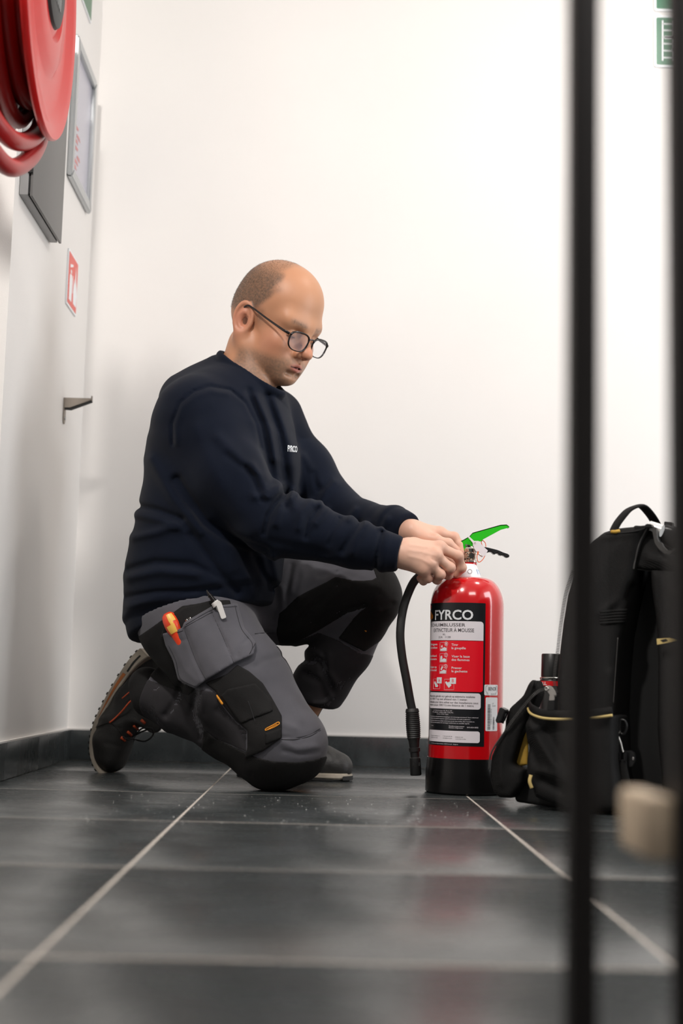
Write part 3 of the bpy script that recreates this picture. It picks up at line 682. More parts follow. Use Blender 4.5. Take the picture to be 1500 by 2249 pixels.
for k, yb in enumerate((1411, 1435.5, 1460.5)):
    x = 967-0.6*k
    lframe(x, yb, x+15, yb+19, 'sign_white')
    lpoly([(x+1, yb+18), (x+14, yb+18), (x+14, yb+12), (x+9, yb+10), (x+5, yb+13), (x+1, yb+14)], 'sign_white')
    lpoly([(x+2, yb+9), (x+5, yb+5), (x+6, yb+10), (x+4, yb+12)] if k != 1 else [(x+1, yb+13), (x+2, yb+6), (x+5, yb+4), (x+6, yb+10), (x+4, yb+14)], 'sign_white')
    if k == 2: lpoly([(x+5, yb+2), (x+7, yb+2), (x+7, yb+5), (x+9, yb+5), (x+6, yb+8), (x+3, yb+5), (x+5, yb+5)], 'sign_white', 0.0010)
    ldisc(x+13.5, yb+3, 4.6, 'sign_white', 0.0011); ldisc(x+13.5, yb+3, 3.7, 'label_red', 0.0013)
    ltext('123'[k], x+12.3, x+14.9, yb+5.4, yb+0.6, 'sign_white', o=0.0015, bold=0.02)
lframe(952.5, 1491.5, 966.5, 1513, 'sign_white'); lframe(976, 1492, 997, 1515, 'sign_white')
lpoly([(954, 1500), (956, 1495), (958, 1499), (960, 1502), (963, 1505), (962, 1509), (957, 1509), (956, 1504)], 'sign_white')
lpoly([(978, 1499), (980, 1496), (984, 1499), (987, 1497), (992, 1505), (986, 1511), (981, 1504)], 'sign_white')
lpoly([(960.5, 1487.5), (971, 1487.5), (970.5, 1501), (960, 1501)], 'sign_white', 0.0011); lpoly([(988.5, 1488.5), (1002, 1488.5), (1001.5, 1502), (988, 1502)], 'sign_white', 0.0011)
ltext('A', 963.5, 967.5, 1498, 1490.5, 'label_red', o=0.0013); ltext('B', 993, 997, 1498.5, 1491, 'label_red', o=0.0013)
for t_, x1, yb in (('Mag worden gebruikt voor gebruik op elektrische installaties', 1043, 1533), ('tot 1000 V op een afstand van 1 meter.', 1027, 1539), ('Utilisable pour \u00eatre utilis\u00e9 sur des installations sous', 1050, 1546.5), ('tension jusque 1000 V \u00e0 une distance de 1 m\u00e8tre.', 1041, 1552.5)):
    ltext(t_, 0, x1, yb, yb-4.4, 'label_ink', rag=-0.108, bold=0.004)
def small(t_, x0, x1, yb, m='label_white', h=2.4, rag=None): ltext(t_, x0, x1, yb, yb-h, m, rag=rag)
small('6 l FYRCO Foam AL Basis HF', 953, 993, 1562.5, h=2.3); small('3% additief -30/EL/HBL-LSL/PC', 951, 996, 1566.5, h=2.3); small('turbar CO2 Type', 960, 985, 1570, h=2.3)
small('Na controle en na elk gebruik de verzegeling en de inhoud gecontroleerd. Voor onderhoud', 0, 1050, 1577.5, rag=-0.105); small('herlaadbaar is het uitsluitend toegestaan originele wisselstukken van model te gebruiken.', 0, 1033, 1581.5, rag=-0.105)
small('Apr\u00e8s chaque utilisation et \u00e0 quelque endroit que ce soit, faire v\u00e9rifier. Pour l\u2019entretien ou', 0, 1041.5, 1586.5, rag=-0.105); small('n\u2019utiliser que des pi\u00e8ces de rechange conformes au mod\u00e8le agr\u00e9\u00e9.', 0, 1031, 1590.5, rag=-0.105)
small('+5 / +60\u00b0C', 948, 952.5, 1594.5); small('Goedkeuringsnummer', 986, 1020, 1597, h=2.6); small('Num\u00e9ro d\u2019agrement', 986, 1017, 1600.5, h=2.6); small('BV3-824-2032', 1026, 1050, 1599.5, h=2.8)
small('Nijverheidslaan 1', 948, 966, 1617, 'label_ink', 1.8); small('8500 Kortrijk', 948, 962, 1621, 'label_ink', 1.8); small('T 03 646 60 49', 973, 993, 1618.5, 'label_ink', 1.8); small('info@fyrco.be', 973, 993, 1622.5, 'label_ink', 1.8); small('FYRCO NV', 1000, 1017, 1620.5, 'label_ink', 2.0); small('www.fyrco.be', 1000, 1023, 1624.5, 'label_ink', 2.0)
small('Voor Fyrco bv Nijverheidslaan, 8500 Kortrijk - Belgium', 948, 1006, 1636, h=2.0)
lpoly([(946, 1338), (949, 1346), (952, 1352), (951.5, 1358), (948, 1361), (946, 1360)], 'flame_orange', 0.0009); lpoly([(946.2, 1325), (949, 1332), (948, 1338), (946.2, 1337)], 'label_red', 0.0009)
# two stickers on the right
def sticker(x0, y0, x1, y1): 
    s0, zt = cyl(x0, y0); s1, zb = cyl(x1, y1); return patch('sticker', rrect(s0, s1, zb, zt, 0.0025), 0.0004, 'sticker_white', ext, 0.003), s0, s1, zb, zt
def stext(par, body, s0, s1, zb, zt, m, rot=False, bold=0.0):
    v, f = text_mesh(body, 1.0, bold); x = (v[:, 0]-v[:, 0].min())/(v[:, 0].max()-v[:, 0].min()); y = v[:, 1]/0.7
    sz = np.stack([s0+x*(s1-s0), zb+y*(zt-zb)], -1) if not rot else np.stack([s1-y*(s1-s0), zb+x*(zt-zb)], -1)
    mesh_obj('writing', wrap(sz, 0.0008), f, m, par, smooth=False)
st, s0, s1, zb, zt = sticker(1063.5, 1503.5, 1092.5, 1527.5)
W1 = s1-s0; H1 = zt-zb
stext(st, 'BENOR', s0+0.26*W1, s0+0.86*W1, zb+0.46*H1, zb+0.80*H1, 'barcode_grey'); stext(st, 'No', s0+0.16*W1, s0+0.27*W1, zb+0.10*H1, zb+0.2*H1, 'barcode_grey'); stext(st, 'SC4177', s0+0.44*W1, s0+0.86*W1, zb+0.08*H1, zb+0.2*H1, 'barcode_grey')
pr = rrect(s0+0.09*W1, s0+0.93*W1, zb+0.28*H1, zb+0.9*H1, 0.0035); v, f = sweep(wrap(pr, 0.0006), 0.00025, 4, closed=True); mesh_obj('pictogram', v, f, 'barcode_grey', st)
st, s0, s1, zb, zt = sticker(1066.5, 1531.5, 1091.5, 1605.5)
W1 = s1-s0; H1 = zt-zb
def bars(sa, sb, za, zb_):
    V = []; Fs = []; z = za
    while z < zb_:
        h = rng.choice([0.0004, 0.0007, 0.0011]); n = len(V)
        for q in ((sa, z), (sb, z), (sb, z+h), (sa, z+h)): V.append(q)
        Fs.append((n, n+1, n+2, n+3)); z += h+rng.choice([0.0004, 0.0007, 0.001])
    mesh_obj('barcode', wrap(V, 0.0008), Fs, 'barcode_grey', st, smooth=False)
bars(s0+0.14*W1, s0+0.35*W1, zb+0.05*H1, zb+0.79*H1); bars(s0+0.56*W1, s0+0.70*W1, zb+0.05*H1, zb+0.42*H1)
stext(st, 'FOAM6L 20241107 03', s0+0.38*W1, s0+0.45*W1, zb+0.2*H1, zb+0.66*H1, 'barcode_grey', rot=True); stext(st, 'LOT', s0+0.5*W1, s0+0.62*W1, zb+0.80*H1, zb+0.84*H1, 'barcode_grey'); stext(st, '24/11/02', s0+0.5*W1, s0+0.8*W1, zb+0.73*H1, zb+0.77*H1, 'barcode_grey')
# ------------------------------------------------------------------ the kneeling man
mat('skin', (0.5, 0.28, 0.19), rough=0.46, spec=0.45, bump=0.10, bscale=900, sss=0.07, attr='tint')
mat('stubble', (0.10, 0.075, 0.055), rough=0.7)
mat('navy_knit', (0.0020, 0.0046, 0.0130), rough=0.88, spec=0.16, bump=0.25, bscale=1300, sheen=0.06, var=0.10, vscale=14)
mat('trouser_grey', (0.088, 0.086, 0.100), rough=0.80, spec=0.3, bump=0.25, bscale=1200, sheen=0.15, var=0.15, vscale=12)
mat('trouser_charcoal', (0.030, 0.028, 0.031), rough=0.80, spec=0.25, bump=0.25, bscale=1200, var=0.15, vscale=12)
mat('trouser_black', (0.0085, 0.0080, 0.0080), rough=0.80, spec=0.3, bump=0.3, bscale=900, var=0.15, vscale=14)
mat('thread_dark', (0.02, 0.02, 0.024), rough=0.8)
mat('thread_amber', (0.85, 0.33, 0.02), rough=0.6)
mat('shoe_leather', (0.020, 0.019, 0.018), rough=0.50, spec=0.45, bump=0.25, bscale=220, var=0.25, vscale=24)
mat('shoe_textile', (0.010, 0.011, 0.014), rough=0.8, bump=0.2, bscale=700)
mat('sole_grey', (0.42, 0.37, 0.30), rough=0.75, var=0.22, vscale=24)
mat('sole_orange', (0.42, 0.13, 0.03), rough=0.6, var=0.3, vscale=30)
mat('sole_black', (0.010, 0.010, 0.010), rough=0.7)
mat('trim_orange', (0.52, 0.075, 0.02), rough=0.55)
mat('glasses_black', (0.012, 0.010, 0.010), rough=0.22)
mat('lens_glass', (0.93, 0.90, 0.97), rough=0.02, alpha=0.16, spec=0.9)
mat('eye_white', (0.62, 0.55, 0.52), rough=0.25)
mat('lip', (0.42, 0.13, 0.11), rough=0.42)

Z3 = np.array([0, 0, 1.0])
TB = math.radians(30)
tf = np.array([math.cos(TB), -math.sin(TB), 0]); tr = np.array([-math.sin(TB), -math.cos(TB), 0])   # torso forward, torso right
person = thing('person', 'man in navy sweatshirt and grey work trousers kneeling beside the red extinguisher', 'person', P(500, 1700, 3.05)*np.array([1, 1, 0]))

# ---- head frame
HK = 1.10; HP = math.radians(25); HYAW = math.radians(37)
hh = np.array([math.cos(HYAW), -math.sin(HYAW), 0])
hx = hh*math.cos(HP)-Z3*math.sin(HP); hz = hh*math.sin(HP)+Z3*math.cos(HP); hy = np.cross(hz, hx)   # forward, up, his left
HM = np.stack([hx, hy, hz]); EAR = P(545, 706, 3.03)                       # right ear canal
HO = EAR+hy*0.076*HK
def H2W(p): return HO+(np.asarray(p, float)*HK) @ HM
def head_sdf(p):
    q = ((p-HO.astype(np.float32)) @ HM.T.astype(np.float32))/HK
    a = q.copy(); a[:, 1] = np.abs(a[:, 1])                                # mirrored half
    d = ell(q, (-0.010, 0, 0.058), (0.096, 0.076, 0.090))
    d = smin(d, ell(q, (0.030, 0, 0.062), (0.062, 0.066, 0.070)), 0.03)
    d = smin(d, ell(q, (-0.040, 0, 0.020), (0.064, 0.062, 0.058)), 0.03)
    d = smin(d, ell(q, (0.038, 0, -0.012), (0.055, 0.060, 0.070)), 0.03)
    d = smin(d, cap(a, (0.006, 0.053, -0.050), (0.070, 0.021, -0.072), 0.019, 0.017), 0.030)
    d = smin(d, ell(q, (0.040, 0, -0.052), (0.046, 0.046, 0.034)), 0.03)
    d = smin(d, ell(q, (0.084, 0, -0.080), (0.020, 0.024, 0.017)), 0.022)
    d = smin(d, ell(a, (0.062, 0.045, -0.016), (0.026, 0.019, 0.020)), 0.022)
    d = smin(d, cap(a, (0.091, 0.004, 0.031), (0.076, 0.046, 0.034), 0.0100, 0.0095), 0.030)
    d = smin(d, ell(a, (0.056, 0.034, -0.046), (0.030, 0.024, 0.030)), 0.025)
    d = smin(d, ell(q, (0.0825, 0, -0.052), (0.0245, 0.030, 0.026)), 0.016)
    d = smax(d, -ell(a, (0.104, 0.031, 0.008), (0.021, 0.0175, 0.0145)), 0.010)
    d = smin(d, ell(a, (0.0785, 0.031, 0.010), (0.0138, 0.0150, 0.0125)), 0.003)   # eyeball under the lids
    d = smax(d, -cap(a, (0.0935, 0.020, 0.0035), (0.0870, 0.043, 0.0035), 0.0011), 0.0016)
    d = smin(d, cap(q, (0.0920, 0, 0.026), (0.1150, 0, -0.014), 0.0070, 0.0095), 0.012)
    d = smin(d, ell(q, (0.1175, 0, -0.0205), (0.0130, 0.0125, 0.0110)), 0.008)
    d = smin(d, ell(a, (0.1030, 0.0130, -0.0260), (0.0115, 0.0068, 0.0082)), 0.005)
    d = smax(d, -ell(a, (0.1110, 0.0062, -0.0355), (0.0055, 0.0033, 0.0045)), 0.003)
    # lips
    d = smin(d, cap(a, (0.1065, 0.0, -0.0475), (0.0895, 0.0235, -0.0530), 0.0052, 0.0028), 0.005)
    d = smin(d, cap(a, (0.1040, 0.0, -0.0612), (0.0885, 0.0215, -0.0560), 0.0068, 0.0032), 0.005)
    d = smax(d, -cap(a, (0.1110, 0.0, -0.0538), (0.0910, 0.0240, -0.0545), 0.0024, 0.0010), 0.0020)
    d = smax(d, -cap(q, (0.1060, 0, -0.034), (0.1060, 0, -0.044), 0.0022), 0.004)
    d = smax(d, -cap(a, (0.109, 0.0, -0.0700), (0.098, 0.016, -0.0690), 0.0030), 0.012)
    # ears
    e = a-np.array([-0.012, 0.0790, 0.000], np.float32)
    ca, sa = math.cos(0.20), math.sin(0.20); ex = e[:, 0]*ca+e[:, 2]*sa; ez = -e[:, 0]*sa+e[:, 2]*ca
    fl_ = math.radians(22); ey = e[:, 1]*math.cos(fl_)+ex*math.sin(fl_); ex2 = ex*math.cos(fl_)-e[:, 1]*math.sin(fl_)
    u, v = ex2, ez
    rr_ = np.sqrt((u/0.0195)**2+((v-0.004)/0.031)**2); edge = (rr_-1)*0.0200
    plate = np.sqrt(np.maximum(edge, 0)**2+ey**2)-0.0030
    helix = np.sqrt(edge**2+(ey-0.003)**2)-0.0036
    lobe = np.sqrt(((u-0.006)/1.0)**2+((v+0.030)/1.25)**2+(ey/0.42)**2)-0.0092
    ear = smin(smin(plate, helix, 0.003), lobe, 0.006)
    anti = np.sqrt((np.sqrt((u+0.000)**2+((v-0.000)/1.55)**2)-0.0105)**2+(ey-0.0022)**2)-0.0028
    anti = np.where(u > 0.005, 9, anti); ear = smin(ear, anti, 0.003)
    ear = smax(ear, -(np.sqrt((u-0.004)**2+((v+0.002)/1.5)**2+((ey-0.003)/0.7)**2)-0.0082), 0.003)
    ear = smin(ear, np.sqrt((u-0.016)**2+((v+0.004)/1.4)**2+(ey/0.8)**2)-0.0050, 0.005)
    d = smin(d, ear, 0.005)
    return d*HK
# ---- joints
neckb = P(533, 850, 3.10); skb = HO+hx*(-0.030*HK)-hz*0.035*HK
shR = P(432, 905, 2.98); shL = P(598, 905, 3.27); elR = P(597, 1163, 2.925); wrR = P(884, 1217, 2.885)
elL = P(742, 1128, 3.19); wrL = P(902, 1170, 2.985)
pel = P(430, 1330, 3.10); hpR = P(430, 1362, 3.02); knR = P(627, 1648, 2.905); anR = P(330, 1535, 3.10)
hpL = P(515, 1318, 3.22); knL = P(812, 1308, 3.13); anL = P(632, 1636, 3.24)
# ---- hands
RH = dict(index=[(966, 1203, 2.905), (1006, 1221, 2.915), (1014, 1247, 2.928), (1003, 1262, 2.938)],
          middle=[(957, 1221, 2.885), (988, 1247, 2.897), (984, 1262, 2.920), (972, 1263, 2.935)],
          ring=[(944, 1239, 2.880), (967, 1262, 2.890), (960, 1273, 2.910), (950, 1270, 2.925)],
          little=[(930, 1252, 2.882), (940, 1270, 2.893), (930, 1276, 2.912), (922, 1270, 2.922)],
          thumb=[(908, 1200, 2.915), (946, 1206, 2.950), (985, 1224, 2.960), (1006, 1240, 2.955)])
LH = dict(index=[(966, 1172, 2.985), (997, 1180, 2.985), (1009, 1196, 2.982), (1012, 1212, 2.975)],
          middle=[(968, 1177, 3.003), (1000, 1190, 3.010), (1010, 1208, 3.006), (1008, 1222, 3.000)],
          ring=[(962, 1182, 3.020), (992, 1198, 3.028), (1003, 1216, 3.022), (1000, 1228, 3.015)],
          little=[(954, 1186, 3.034), (978, 1202, 3.040), (990, 1216, 3.036), (988, 1226, 3.028)],
          thumb=[(925, 1180, 2.960), (955, 1186, 2.950), (984, 1194, 2.950), (1003, 1209, 2.955)])
FR = dict(index=(.0125, .0112, .0100, .0088), middle=(.0128, .0114, .0102, .0090), ring=(.0120, .0106, .0096, .0086), little=(.0108, .0094, .0086, .0078), thumb=(.0145, .0128, .0112, .0098))
def hand_sdf(p, Hn, wr, el, far=False):
    J = {k: [P(*q) for q in v] for k, v in Hn.items()}
    ax = (wr-el)/np.linalg.norm(wr-el)
    d = cap(p, wr-ax*0.05, wr, 0.031, 0.0275)
    for k in ('index', 'middle', 'ring', 'little'):
        d = smin(d, cap(p, wr+ax*0.004+(J[k][0]-J['ring'][0])*0.45, J[k][0], 0.0200, 0.0138), 0.016)
    d = smin(d, cap(p, wr+ax*0.006, J['thumb'][0], 0.0200, 0.0165), 0.016)
    d = smin(d, cap(p, J['thumb'][0], J['thumb'][1], 0.0165, 0.0138), 0.012)
    f = None
    for k, j in J.items():
        r = FR[k]; g = None
        for i in range(3):
            e = cap(p, j[i], j[i+1], r[i]*0.96, r[i+1]*0.96); g = e if g is None else smin(g, e, 0.003)
        for i in (1, 2): g = smin(g, np.sqrt(((p-j[i].astype(np.float32))**2).sum(1))-r[i]*1.06, 0.005)
        f = g if f is None else np.minimum(f, g) if True else f
        if k != 'thumb': d = smin(d, np.sqrt(((p-(j[0]+np.array([0, -0.003, 0.002])).astype(np.float32))**2).sum(1))-r[0]*1.04, 0.008)
    d = smin(d, f, 0.0055)
    # tendons and creases
    u, v = uv_of(p)
    if not far:
        for L, am in (([(900, 1196), (930, 1200), (966, 1203)], .0008), ([(898, 1208), (930, 1213), (957, 1221)], .0009), ([(898, 1222), (925, 1228), (944, 1239)], .0008)):
            d = d-am*np.exp(-(line2(u, v, L)/3.2)**2)
        for L, am in (([(948, 1228), (957, 1233)], .0012), ([(936, 1205), (925, 1216)], .0006)):
            d = d+am*np.exp(-(line2(u, v, L)/2.6)**2)
    return d
def neck_sdf(p):
    d = chain(p, [P(520, 905, 3.11), P(538, 832, 3.105), P(552, 762, 3.09)], [0.070, 0.057, 0.054], 0.02)
    d = smin(d, cap(p, P(538, 832, 3.105), skb, 0.054, 0.048), 0.03)
    # the muscle running from behind the ear to the collarbone
    d = smin(d, cap(p, EAR-hz*0.035*HK-hx*0.012, P(572, 850, 3.045), 0.010, 0.009), 0.020)
    return d
def body_sdf(p):
    d = smin(head_sdf(p), neck_sdf(p), 0.014)
    d = smin(d, chain(p, [neckb-Z3*0.02, P(500, 1010, 3.10), P(455, 1200, 3.10), pel], [0.058, 0.105, 0.105, 0.110], 0.05), 0.06)
    d = smin(d, cap(p, shR, shL, 0.050), 0.04)
    for s, e, w_ in ((shR, elR, wrR), (shL, elL, wrL)):
        d = smin(d, cap(p, s, e, 0.048, 0.038), 0.02); d = smin(d, cap(p, e, w_, 0.038, 0.027), 0.01)
    for h_, k_, a_ in ((hpR, knR, anR), (hpL, knL, anL)):
        d = smin(d, cap(p, h_, k_, 0.070, 0.042), 0.03); d = smin(d, cap(p, k_, a_, 0.040, 0.026), 0.02)
    hr = hand_sdf(p, RH, wrR, elR); hl_ = hand_sdf(p, LH, wrL, elL, True)
    return smin(d, np.minimum(hr, hl_), 0.004)
XH = (P(505, 700, 3.0)[0], P(715, 700, 3.0)[0]); ZH = (P(600, 870, 3.0)[2], P(600, 560, 3.0)[2])
XA = (P(875, 1200, 2.9)[0], P(1025, 1200, 2.9)[0]); ZA = (P(950, 1285, 2.9)[2], P(950, 1145, 2.9)[2])
lo = np.array([P(300, 1500, 3.0)[0]-0.05, 2.78, 0.04]); hi = np.array([XA[1]+0.01, 3.42, ZH[1]+0.03])
axes = (axis_grid(lo[0], hi[0], 0.006, (XH, XA), 0.0018), axis_grid(lo[1], hi[1], 0.006, ((2.86, 3.16),), 0.0021), axis_grid(lo[2], hi[2], 0.006, (ZH, ZA), 0.0018))
body = sdf_obj('body', body_sdf, None, None, 'skin', person, axes=axes, relax=1)
# ---- skin colours: painted once on the vertices, in the head's own frame
def paint_body(o):
    me = o.data; n = len(me.vertices); co = np.empty(n*3, np.float32); me.vertices.foreach_get('co', co); co = co.reshape(-1, 3)
    W = np.array(o.matrix_world); co = co @ W[:3, :3].T+W[:3, 3]
    q = ((co-HO) @ HM.T)/HK; x, y, z = q.T; ay = np.abs(y)
    base = np.array([0.53, 0.262, 0.145]); col = np.tile(base, (n, 1))
    def g(c, s): return np.exp(-(((x-c[0])/s[0])**2+((ay-c[1])/s[1])**2+((z-c[2])/s[2])**2))
    def mixc(c, w_): 
        nonlocal col; w_ = np.clip(w_, 0, 1)[:, None]; col = col*(1-w_)+np.array(c)*w_
    hd = z > -0.14
    mixc((0.56, 0.20, 0.135), hd*0.55*g((0.065, 0.045, -0.022), (0.03, 0.03, 0.028)))
    mixc((0.56, 0.19, 0.13), hd*0.6*g((0.118, 0.0, -0.02), (0.016, 0.016, 0.018)))
    mixc((0.56, 0.20, 0.14), hd*0.6*g((-0.012, 0.088, 0.0), (0.03, 0.02, 0.04)))
    nz_ = np.array([noise.noise(Vector((float(a)*260, float(b)*260, float(c)*260))) if h_ else 0 for a, b, c, h_ in zip(x, y, z, hd & (np.abs(x) < 0.2))])
    nz2 = np.array([noise.noise(Vector((float(a)*45, float(b)*45, float(c)*45))) if h_ else 0 for a, b, c, h_ in zip(x, y, z, hd & (np.abs(x) < 0.2))])
    sm = lambda v, a, b: np.clip((v-a)/(b-a), 0, 1)**2*(3-2*np.clip((v-a)/(b-a), 0, 1))
    # shaved hair: sides and back, thin over the crown
    hairline = 0.044+0.018*nz2-0.35*np.maximum(z-0.085, 0)+0.0*ay
    hm = sm(hairline-x, -0.012, 0.020)*sm(z-(-0.022-0.15*np.minimum(x, 0)), -0.004, 0.03)*sm(z-0.008-1.2*(x+0.01)*(x > -0.01), -0.008, 0.016)
    hm *= 1-0.55*sm(z, 0.095, 0.135)
    hm = np.where(((ay > 0.0775) & (x > -0.04) & (x < 0.012) & (z < 0.04)), 0, hm)
    mixc((0.150, 0.098, 0.066), hd*hm*(0.84+0.30*nz_))
    # sideburn, beard shadow
    sb = sm(0.030-x, -0.006, 0.008)*sm(x-0.006, 0, 0.01)*sm(0.045-z, 0, 0.02)*sm(z+0.004, 0, 0.02)
    mixc((0.24, 0.14, 0.09), hd*0.5*sb*(ay > 0.05)*(1+0.5*nz_))
    bd = sm(-0.030-z-0.25*np.maximum(ay-0.03, 0), 0.0, 0.022)*sm(z+0.125, 0, 0.02)*sm(x+0.002, 0, 0.02)
    lipm = np.exp(-(((z+0.0542)/0.0092)**2+(ay/0.0195)**2)**2)*sm(x, 0.088, 0.094)
    bd = bd*(1-lipm)*(1-np.exp(-((x-0.118)/0.016)**2-(ay/0.016)**2))
    mixc((0.215, 0.135, 0.092), hd*bd*(0.68+0.30*nz_+0.12*nz2))
    mixc((0.46, 0.135, 0.11), hd*lipm*0.9)
    mixc((0.05, 0.012, 0.012), hd*np.exp(-((z+0.0538)/0.0017)**2)*(ay < 0.019)*(x > 0.086)*0.95)  # shade inside the mouth gap, painted into the skin colour
    br = np.exp(-((z-0.034-0.08*(ay-0.03))/0.0055)**2)*sm(ay, 0.010, 0.018)*sm(0.056-ay, 0, 0.012)*(x > 0.06)
    mixc((0.15, 0.09, 0.06), br*(0.62+0.4*nz_))
    mixc((0.40, 0.19, 0.14), 0.45*g((0.09, 0.031, -0.004), (0.012, 0.016, 0.008))*(x > 0.06))
    mixc((0.03, 0.015, 0.01), hd*0.9*np.exp(-((ay-0.0062)/0.0030)**2-((z+0.0345)/0.0025)**2-((x-0.109)/0.006)**2))  # nostril hollows darkened in the colour, standing in for their shade
    lash = np.exp(-((z-0.0035)/0.0016)**2)*sm(ay, 0.018, 0.022)*sm(0.046-ay, 0, 0.004)*(x > 0.07)
    mixc((0.06, 0.035, 0.03), lash*0.85)
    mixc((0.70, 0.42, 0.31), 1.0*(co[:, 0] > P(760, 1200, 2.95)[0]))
    # knuckles and finger tips redder
    for Hn in (RH, LH):
        for k, j in Hn.items():
            for i, s in ((0, .012), (1, .010), (3, .012)):
                c = P(*j[i]); w_ = np.exp(-((co-c)**2).sum(1)/s**2); mixc((0.66, 0.27, 0.19), 0.75*w_)
    at = me.color_attributes.new('tint', 'FLOAT_COLOR', 'POINT'); at.data.foreach_set('color', np.concatenate([np.clip(col, 0, 1), np.ones((n, 1))], 1).astype(np.float32).ravel())
    return q, hm
hq, hmask = paint_body(body)
body['label'] = 'bald man with shaved sides, stubble and bare hands'

# ---- hair: very short shaved stubble, thousands of tiny upright hairs in one part
def make_hair():
    me = body.data; n = len(me.vertices); co = np.empty(n*3, np.float32); me.vertices.foreach_get('co', co); co = co.reshape(-1, 3).astype(float)
    no = np.empty(n*3, np.float32); me.vertices.foreach_get('normal', no); no = no.reshape(-1, 3).astype(float)
    W = np.array(body.matrix_world); co = co+W[:3, 3]
    pick = (hmask > rng.rand(n)*1.5+0.15) & (hq[:, 2] > -0.05)
    c = co[pick]; nn = no[pick]; c = np.concatenate([c, c+rng.randn(*c.shape)*0.0007]); nn = np.concatenate([nn, nn]); m_ = len(c)
    t = rng.randn(m_, 3); t -= nn*(t*nn).sum(1)[:, None]; t /= np.linalg.norm(t, axis=1)[:, None]; lean = rng.randn(m_, 3)*0.0004
    b = c-nn*0.0004; V = np.stack([b-t*0.00022, b+t*0.00022, c+nn*0.0016+lean], 1).reshape(-1, 3)
    F_ = np.arange(len(V)).reshape(-1, 3); o = mesh_obj('hair', V, F_, 'stubble', person, smooth=False); o['kind'] = 'stuff'; o['label'] = 'very short shaved brown hair round sides and back'
make_hair()

# ---- glasses
gl = bpy.data.objects.new('eyeglasses', None); gl.matrix_world = Matrix.Translation(Vector(H2W((0.1, 0, 0)))); link(gl, None)
bpy.context.view_layer.update(); gl.parent = person; gl.matrix_parent_inverse = person.matrix_world.inverted(); gl['label'] = 'dark thin framed glasses with clear lenses'
def rim(s):
    out = []
    for k in range(40):
        a = 2*math.pi*k/40; c_, s_ = math.cos(a), math.sin(a)
        u = 0.0265*np.sign(c_)*abs(c_)**0.72; v = 0.0195*np.sign(s_)*abs(s_)**0.74
        u *= 1.0+0.10*(v/0.0195); yy = 0.0345+u
        out.append(H2W((0.1155-0.10*max(yy-0.02, 0)-0.16*(0.0-v)*0+0.05*v-0.9*max(yy-0.045, 0)*0.15, s*yy, 0.000+v)))
    return out
bpy.context.view_layer.update()
for s in (-1, 1):
    r_ = np.array(rim(s)); v, f = sweep(r_, 0.0017, 8, closed=True, up=hx, sx=1.5, sy=0.8); mesh_obj('rim', v, f, 'glasses_black', gl)
    top = r_[2:19]; v, f = sweep(top, 0.0023, 8, up=hx, sx=1.3, sy=0.95); mesh_obj('brow_bar', v, f, 'glasses_black', gl)
    c = r_.mean(0); V = np.concatenate([r_, [c+hx*0.0012]]); Fs = [(k, (k+1) % 40, 40) for k in range(40)]; mesh_obj('lens', V, Fs, 'lens_glass', gl)
    tube('temple', [H2W((0.1085, s*0.0645, 0.010)), H2W((0.104, s*0.0705, 0.011)), H2W((0.090, s*0.0735, 0.013)), H2W((0.045, s*0.0765, 0.021)), H2W((0.006, s*0.0800, 0.029)), H2W((-0.012, s*0.0835, 0.030)), H2W((-0.030, s*0.0800, 0.012))], [0.0022, 0.0022, 0.0019, 0.0016, 0.0015, 0.0014, 0.0014], 'glasses_black', gl, seg=10, up=hy, sx=0.7, sy=1.5)
tube('bridge', [H2W((0.1165, -0.0100, 0.011)), H2W((0.1190, 0.0, 0.0135)), H2W((0.1165, 0.0100, 0.011))], 0.0016, 'glasses_black', gl, seg=8)

